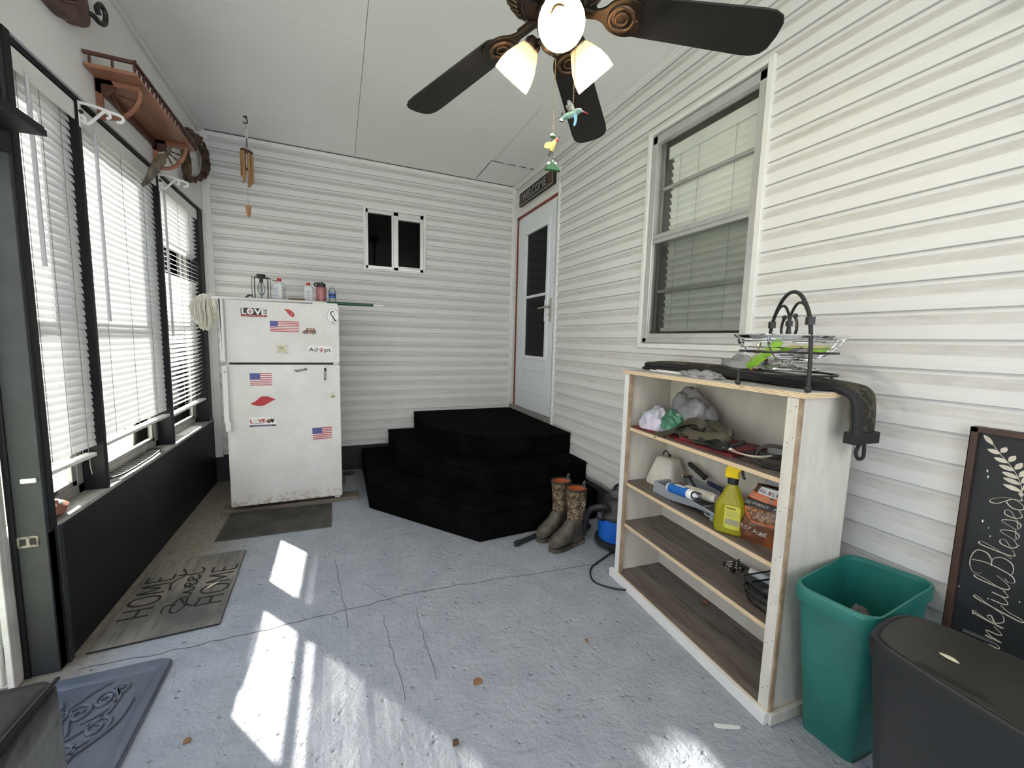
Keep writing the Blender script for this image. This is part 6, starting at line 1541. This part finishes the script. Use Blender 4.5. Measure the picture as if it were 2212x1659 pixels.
mb = MB(); mb.prism([tuple(q) for q in smoothpts([(-.018, .036), (.018, .036), (.020, .014), (.010, -.042), (-.010, -.042), (-.020, .014)], 4, True)], -.006, .006, 'bamboo', frame((cx-.004, cy, 2.372), (.94, -.34, 0), (0, 0, 1), (-.34, -.94, 0))); T.part('wind_catcher', mb, True, bevel=.003)
# ================================================================== WALL SHELF (left wall)
T = Thing('wall_shelf', 'reddish wooden wall shelf with a spindle rail above the blinds', 'shelf', (XL, 3.06, 2.59))
SY0, SY1, SXF = 2.627, 3.500, -.864
mb = MB(); mb.box(XL+.002, SXF, SY0, SY1, 2.583, 2.600, 'wood_reddish'); T.part('shelf_board', mb, True, bevel=.005)
mb = MB(); mb.box(XL+.002, SXF+.001, SY0, SY0+.015, 2.636, 2.653, 'wood_reddish_dark'); mb.box(SXF-.015, SXF+.001, SY0, SY1, 2.636, 2.653, 'wood_reddish_dark'); mb.box(XL+.002, SXF, SY1-.015, SY1, 2.636, 2.653, 'wood_reddish_dark'); T.part('gallery_rail', mb, True, bevel=.004)
def spin(x, y):
    mb = MB(); mb.lathe([(.005, 0), (.0035, .004), (.007, .012), (.004, .018), (.007, .025), (.0035, .032), (.005, .037)], 'wood_reddish_dark', 10, Tr(x, y, 2.599)); T.part('spindle', mb, True)
n = 18
for i in range(n): spin(SXF-.007, SY0+.008+(SY1-SY0-.016)*i/(n-1))
for i in range(1, 3): spin(SXF-.007-(SXF-XL)*.42*i, SY0+.008); spin(SXF-.007-(SXF-XL)*.42*i, SY1-.008)
mb = MB(); mb.box(XL+.002, XL+.018, 2.735, 3.41, 2.535, 2.583, 'wood_reddish_dark'); T.part('back_rail', mb, True, bevel=.003)
for y in (2.735, 3.395):
    mb = MB(); mb.box(XL+.002, XL+.026, y-.010, y+.010, 2.398, 2.583, 'wood_reddish'); mb.box(XL+.02, XL+.175, y-.010, y+.010, 2.560, 2.583, 'wood_reddish')
    mb.tube(sm3([(XL+.168, y, 2.562), (XL+.162, y, 2.52), (XL+.135, y, 2.465), (XL+.09, y, 2.425), (XL+.02, y, 2.408)], 6), .0125, 'wood_reddish', 4, flat=1.)
    mb.lathe([(0, -.010), (.045, -.010), (.047, 0), (.045, .010), (0, .010)], 'wood_reddish_dark', 20, frame((XL+.028, y, 2.558), (1, 0, 0), (0, 0, 1), (0, 1, 0)))
    br = T.part('bracket', mb, True, bevel=.002)
    mb = MB()
    for a in (22, 42, 62):
        c, s = math.cos(R(-a)), math.sin(R(-a)); p0 = Vector((XL+.055, y, 2.535)); p1 = Vector((XL+.03+.155*c, y, 2.56+.155*s))
        mb.tube([p0+(p1-p0)*t for t in (0, .2, .35, .5, .65, .8, 1)], [.003, .003, .0055, .003, .0055, .003, .003], 'wood_reddish_dark', 7)
    T.sub(br, 'fan_spokes', mb, True)
# weathered wooden blade hanging under the far bracket
mb = MB(); p0 = Vector((-.965, 3.392, 2.545)); p1 = Vector((-.985, 2.975, 2.178)); ax = (p1-p0).normalized(); L = (p1-p0).length; up = Vector((1, 0, .15)); up = (up-ax*up.dot(ax)).normalized(); sd = ax.cross(up)
rg = []
for t, w in ((0, .013), (.25, .017), (.30, .030), (.5, .036), (.7, .030), (.88, .020), (1, .010)):
    rg.append([p0+ax*L*t+sd*(w*math.cos(a))+up*(w*.34*math.sin(a)+.004*math.sin(t*9)) for a in [2*PI*j/14 for j in range(14)]])
mb.rings(rg, 'driftwood'); single('driftwood_blade', mb, 'pointed weathered grey wood piece hanging below the wall shelf', 'wood ornament', p0)
# heart wreath of twisted vines
T = Thing('heart_wreath', 'heart-shaped twisted vine wreath on the left wall by the corner', 'wreath', (-1.01, 4.05, 2.72))
mb = MB(); rnd = random.Random(2)
HP = smoothpts([(3.862, 2.520), (3.845, 2.61), (3.842, 2.70), (3.858, 2.79), (3.905, 2.865), (3.97, 2.885), (4.03, 2.855), (4.055, 2.80), (4.075, 2.865), (4.15, 2.925), (4.25, 2.925), (4.335, 2.885), (4.375, 2.80), (4.33, 2.72), (4.21, 2.635), (4.05, 2.565), (3.93, 2.525)], 8, True)
n = len(HP)
for k in range(9):
    ph = k*2*PI/9; tw = 5+k % 3; rr = .020+.006*(k % 2)
    mb.tube([(-1.008+rr*.95*math.cos(ph+tw*2*PI*i/n), q.x+rr*math.sin(ph+tw*2*PI*i/n)*.7, q.y+rr*math.sin(ph+tw*2*PI*i/n)*.8) for i, q in enumerate(HP)], .0085, 'vine', 6, closed=True)
T.part('vine_ring', mb, True, weld=False)
mb = MB()
for i in range(46):
    q = HP[rnd.randrange(n)]; p = Vector((-1.0+rnd.uniform(-.02, .025), q.x+rnd.uniform(-.02, .02), q.y+rnd.uniform(-.02, .02))); d = Vector((rnd.uniform(-.6, 1), rnd.uniform(-1, 1), rnd.uniform(-1, 1))).normalized()*rnd.uniform(.02, .05)
    mb.tube([p, p+d], [.0018, .0006], 'vine', 4)
T.part('twigs', mb, True, weld=False)
# white scroll brackets on the studs
def hookbracket(lab, y):
    T = Thing('plant_bracket', lab, 'bracket', (XL, y, 2.35), 0, 'white scroll brackets on the studs')
    mb = MB(); mb.box(XL+.001, XL+.006, y-.009, y+.009, 2.285, 2.398, 'white_plastic'); T.part('wall_plate', mb, True, bevel=.002)
    mb = MB()
    tb = lambda p: mb.tube(sm3([(XL+a, y, z) for a, z in p], 6), .0042, 'white_plastic', 6, flat=1.6)
    tb([(.006, 2.392), (.06, 2.386), (.11, 2.374), (.148, 2.364), (.156, 2.350), (.148, 2.337), (.132, 2.336)])
    tb([(.006, 2.318), (.024, 2.304), (.040, 2.314), (.072, 2.352), (.092, 2.372), (.106, 2.366), (.108, 2.350), (.096, 2.342)])
    tb([(.006, 2.34), (.018, 2.330), (.020, 2.316), (.008, 2.310)]); T.part('scroll_arm', mb, True)
    mb = MB(); mb.ball((XL+.010, y-.004, 2.352), .009, 'black_iron', 10, 6); T.part('screw', mb, True)
hookbracket('white scroll bracket on the stud by the narrowest blind', 2.566)
hookbracket('white scroll bracket under the far end of the wall shelf', 3.454)
# dark ornament high on the wall at the top left edge
T = Thing('wall_ornament', 'dark brown carved ornament with a curled hook, high at top left', 'wall ornament', (XL+.05, 2.5, 2.75))
mb = MB()
P = smoothpts([(2.30, 2.665), (2.36, 2.665), (2.44, 2.668), (2.50, 2.690), (2.545, 2.700), (2.60, 2.735), (2.625, 2.775), (2.62, 2.83), (2.58, 2.90), (2.46, 2.94), (2.30, 2.93), (2.22, 2.86), (2.22, 2.74)], 4, True)
mb.prism([tuple(q) for q in P], XL+.002, XL+.045, 'welcome_wood', frame((0, 0, 0), (0, 1, 0), (0, 0, 1), (1, 0, 0)))
for k in range(3): mb.tube(sm3([(XL+.046, 2.28+.06*k, 2.69+.01*k), (XL+.052, 2.38+.06*k, 2.73+.02*k), (XL+.046, 2.46+.05*k, 2.84)], 5), .007, 'wood_reddish_dark', 6)
T.part('carved_board', mb, True, bevel=.01)
mb = MB(); mb.tube(sm3([(XL+.03, 2.605, 2.80), (XL+.05, 2.63, 2.808), (XL+.06, 2.668, 2.802), (XL+.06, 2.715, 2.83), (XL+.06, 2.728, 2.88), (XL+.055, 2.70, 2.90), (XL+.05, 2.675, 2.868), (XL+.05, 2.69, 2.85)], 6), .011, 'black_iron', 8); T.part('curled_hook', mb, True)
# ================================================================== WELCOME SIGN
T = Thing('welcome_sign', 'dark wooden sign reading WELCOME above the house door', 'sign', (XR-.02, 3.82, 2.88))
mb = MB(); mb.box(XR-.045, XR-.013, 3.430, 4.196, 2.812, 2.948, 'welcome_dark'); T.part('board', mb, True, bevel=.006)
mb = MB(); mb.box(XR-.0465, XR-.044, 3.452, 4.185, 2.826, 2.938, 'welcome_wood'); mb.box(XR-.047, XR-.046, 3.555, 4.115, 2.830, 2.936, 'welcome_dark'); T.part('painted_face', mb, True)
mb = MB()
for q in ((3.448, 4.19, 2.818, 2.823), (3.448, 3.452, 2.818, 2.943)): mb.box(XR-.048, XR-.044, *q, 'tan_line')
T.part('pinstripe', mb, True)
mb = MB(); mb.text('WELCOME', .108, .003, 'welcome_ink', frame((XR-.0485, 4.105, 2.846), (0, -1, 0), (0, 0, 1), (-1, 0, 0)), .535, bold=.001); T.part('lettering', mb, True)
# ================================================================== COVERED OBJECT bottom left
T = Thing('covered_box', 'black fabric cover over a box at the bottom left corner', 'cover', (-.85, .85, 0))
mb = MB()
def cov(z, s, n=48, wob=.0):
    out = []
    for x, y in rrect(-.255*s, .255*s, -.33*s, .33*s, .03, 11):
        k = 1+wob*mnoise.noise(Vector((x*14, y*14, z*1.5)))
        out.append((-.848+x*k, .850+y*k, z+(.012*mnoise.noise(Vector((x*5, y*5, 7))) if z > .5 else 0)))
    return out
mb.rings([cov(.002, 1.03, wob=.10), cov(.12, 1.02, wob=.09), cov(.26, 1.01, wob=.07), cov(.40, 1.0, wob=.05), cov(.52, .995, wob=.03), cov(.575, .99, wob=.02), cov(.594, .965, wob=.01), cov(.597, .90), cov(.592, .6), cov(.59, .2)], 'cover_black')
T.part('fabric_cover', mb, True, angle=70)
mb = MB(); mb.tube(sm3([(-.598, 1.17, .592), (-.602, 1.0, .597), (-.60, .8, .596), (-.60, .56, .59)], 6), .005, 'cover_black', 6); T.part('edge_seam', mb, True)
# ================================================================== LITTER ON THE FLOOR
def scrap(name, lab, cat, x, y, m, pts, h=.004):
    mb = MB(); mb.prism([tuple(q) for q in smoothpts(pts, 3, True)], .001, h, m); return single(name, mb, lab, cat, M=Tr(x, y, 0))
scrap('plastic_scrap', 'torn white plastic strip on the floor in front of the bookcase', 'scrap', 1.265, .915, 'paper', [(-.03, .016), (-.020, .022), (.0, .010), (.05, -.016), (.046, -.026), (.01, -.012), (-.022, .004)])
scrap('wood_chip', 'small brown chip on the floor left of the bookcase', 'chip', 1.035, 1.46, 'dead_leaf', [(-.006, -.010), (.006, -.006), (.008, .010), (-.004, .009)], .005)
scrap('wood_chip', 'small reddish chip on the floor right of the scrollwork mat', 'chip', -.495, 1.555, 'dead_leaf', [(-.010, -.008), (.008, -.006), (.009, .006), (-.006, .010)], .008)
scrap('leaf_crumb', 'round brown leaf crumb on the floor at bottom center', 'leaf', .495, 1.43, 'dead_leaf', [(-.018, -.012), (.012, -.016), (.018, .004), (.004, .018), (-.016, .010)], .003)
scrap('stone', 'small dark stone near the edge of the large sunlit patch', 'stone', .345, 1.215, 'vine', [(-.009, -.008), (.008, -.007), (.009, .006), (-.006, .009)], .010)
mb = MB(); mb.ball((.07, 4.27, .016), .05, 'tray_dark', 14, 8, (1.3, .7, .35)); single('dark_rag', mb, 'dark lump on the floor between the refrigerator and steps', 'rag', (.07, 4.27, 0))

# ================================================================== LIGHT
W = bpy.data.worlds.new('sky'); SC.world = W; W.use_nodes = True
nt = W.node_tree; bg = nt.nodes['Background']
tc = nt.nodes.new('ShaderNodeTexCoord'); sp = nt.nodes.new('ShaderNodeSeparateXYZ'); nt.links.new(tc.outputs['Generated'], sp.inputs[0])
nt.links.new(ramp(nt, sp.outputs['Z'], [(.0, (.86, .90, .95)), (.15, (.97, .98, 1.)), (.9, (.60, .76, 1.0))]), bg.inputs['Color'])
bg.inputs['Strength'].default_value = SKY = 1.7
sun = bpy.data.lights.new('sun', 'SUN'); so = bpy.data.objects.new('sun', sun); COL.objects.link(so)
el = math.atan(.51); d = Vector((.575, -.818, -.51)).normalized()
so.rotation_euler = d.to_track_quat('-Z', 'Y').to_euler(); so.location = (-4, 8, 4); sun.energy = 26.0; sun.angle = R(.9); sun.color = (1., .95, .88)
for i, p in enumerate(LIGHTS):
    l = bpy.data.lights.new('bulb', 'POINT'); lo = bpy.data.objects.new('bulb_light', l); COL.objects.link(lo); lo.location = p
    l.energy = 7.; l.color = (1., .90, .76); l.shadow_soft_size = .02
# ================================================================== CAMERA
cam = bpy.data.cameras.new('camera'); co = bpy.data.objects.new('camera', cam); COL.objects.link(co)
cam.sensor_width = 36; cam.lens = 36*877.878/2212; cam.clip_start = .02; cam.clip_end = 200
rt, fw, up = (.9202018900908427, -.39058990998643684, .02584455954606662), (.39103349271212295, .9142076514766831, -.10638222388559763), (.01792453766764102, .10799921187849901, .9939893767958611)
co.matrix_world = Matrix(((rt[0], up[0], -fw[0], 0), (rt[1], up[1], -fw[1], 0), (rt[2], up[2], -fw[2], 1.3781552686), (0, 0, 0, 1)))
SC.camera = co
SC.view_settings.view_transform = 'Standard'; SC.view_settings.look = 'None'; SC.view_settings.exposure = 0.6; SC.view_settings.gamma = 1.0
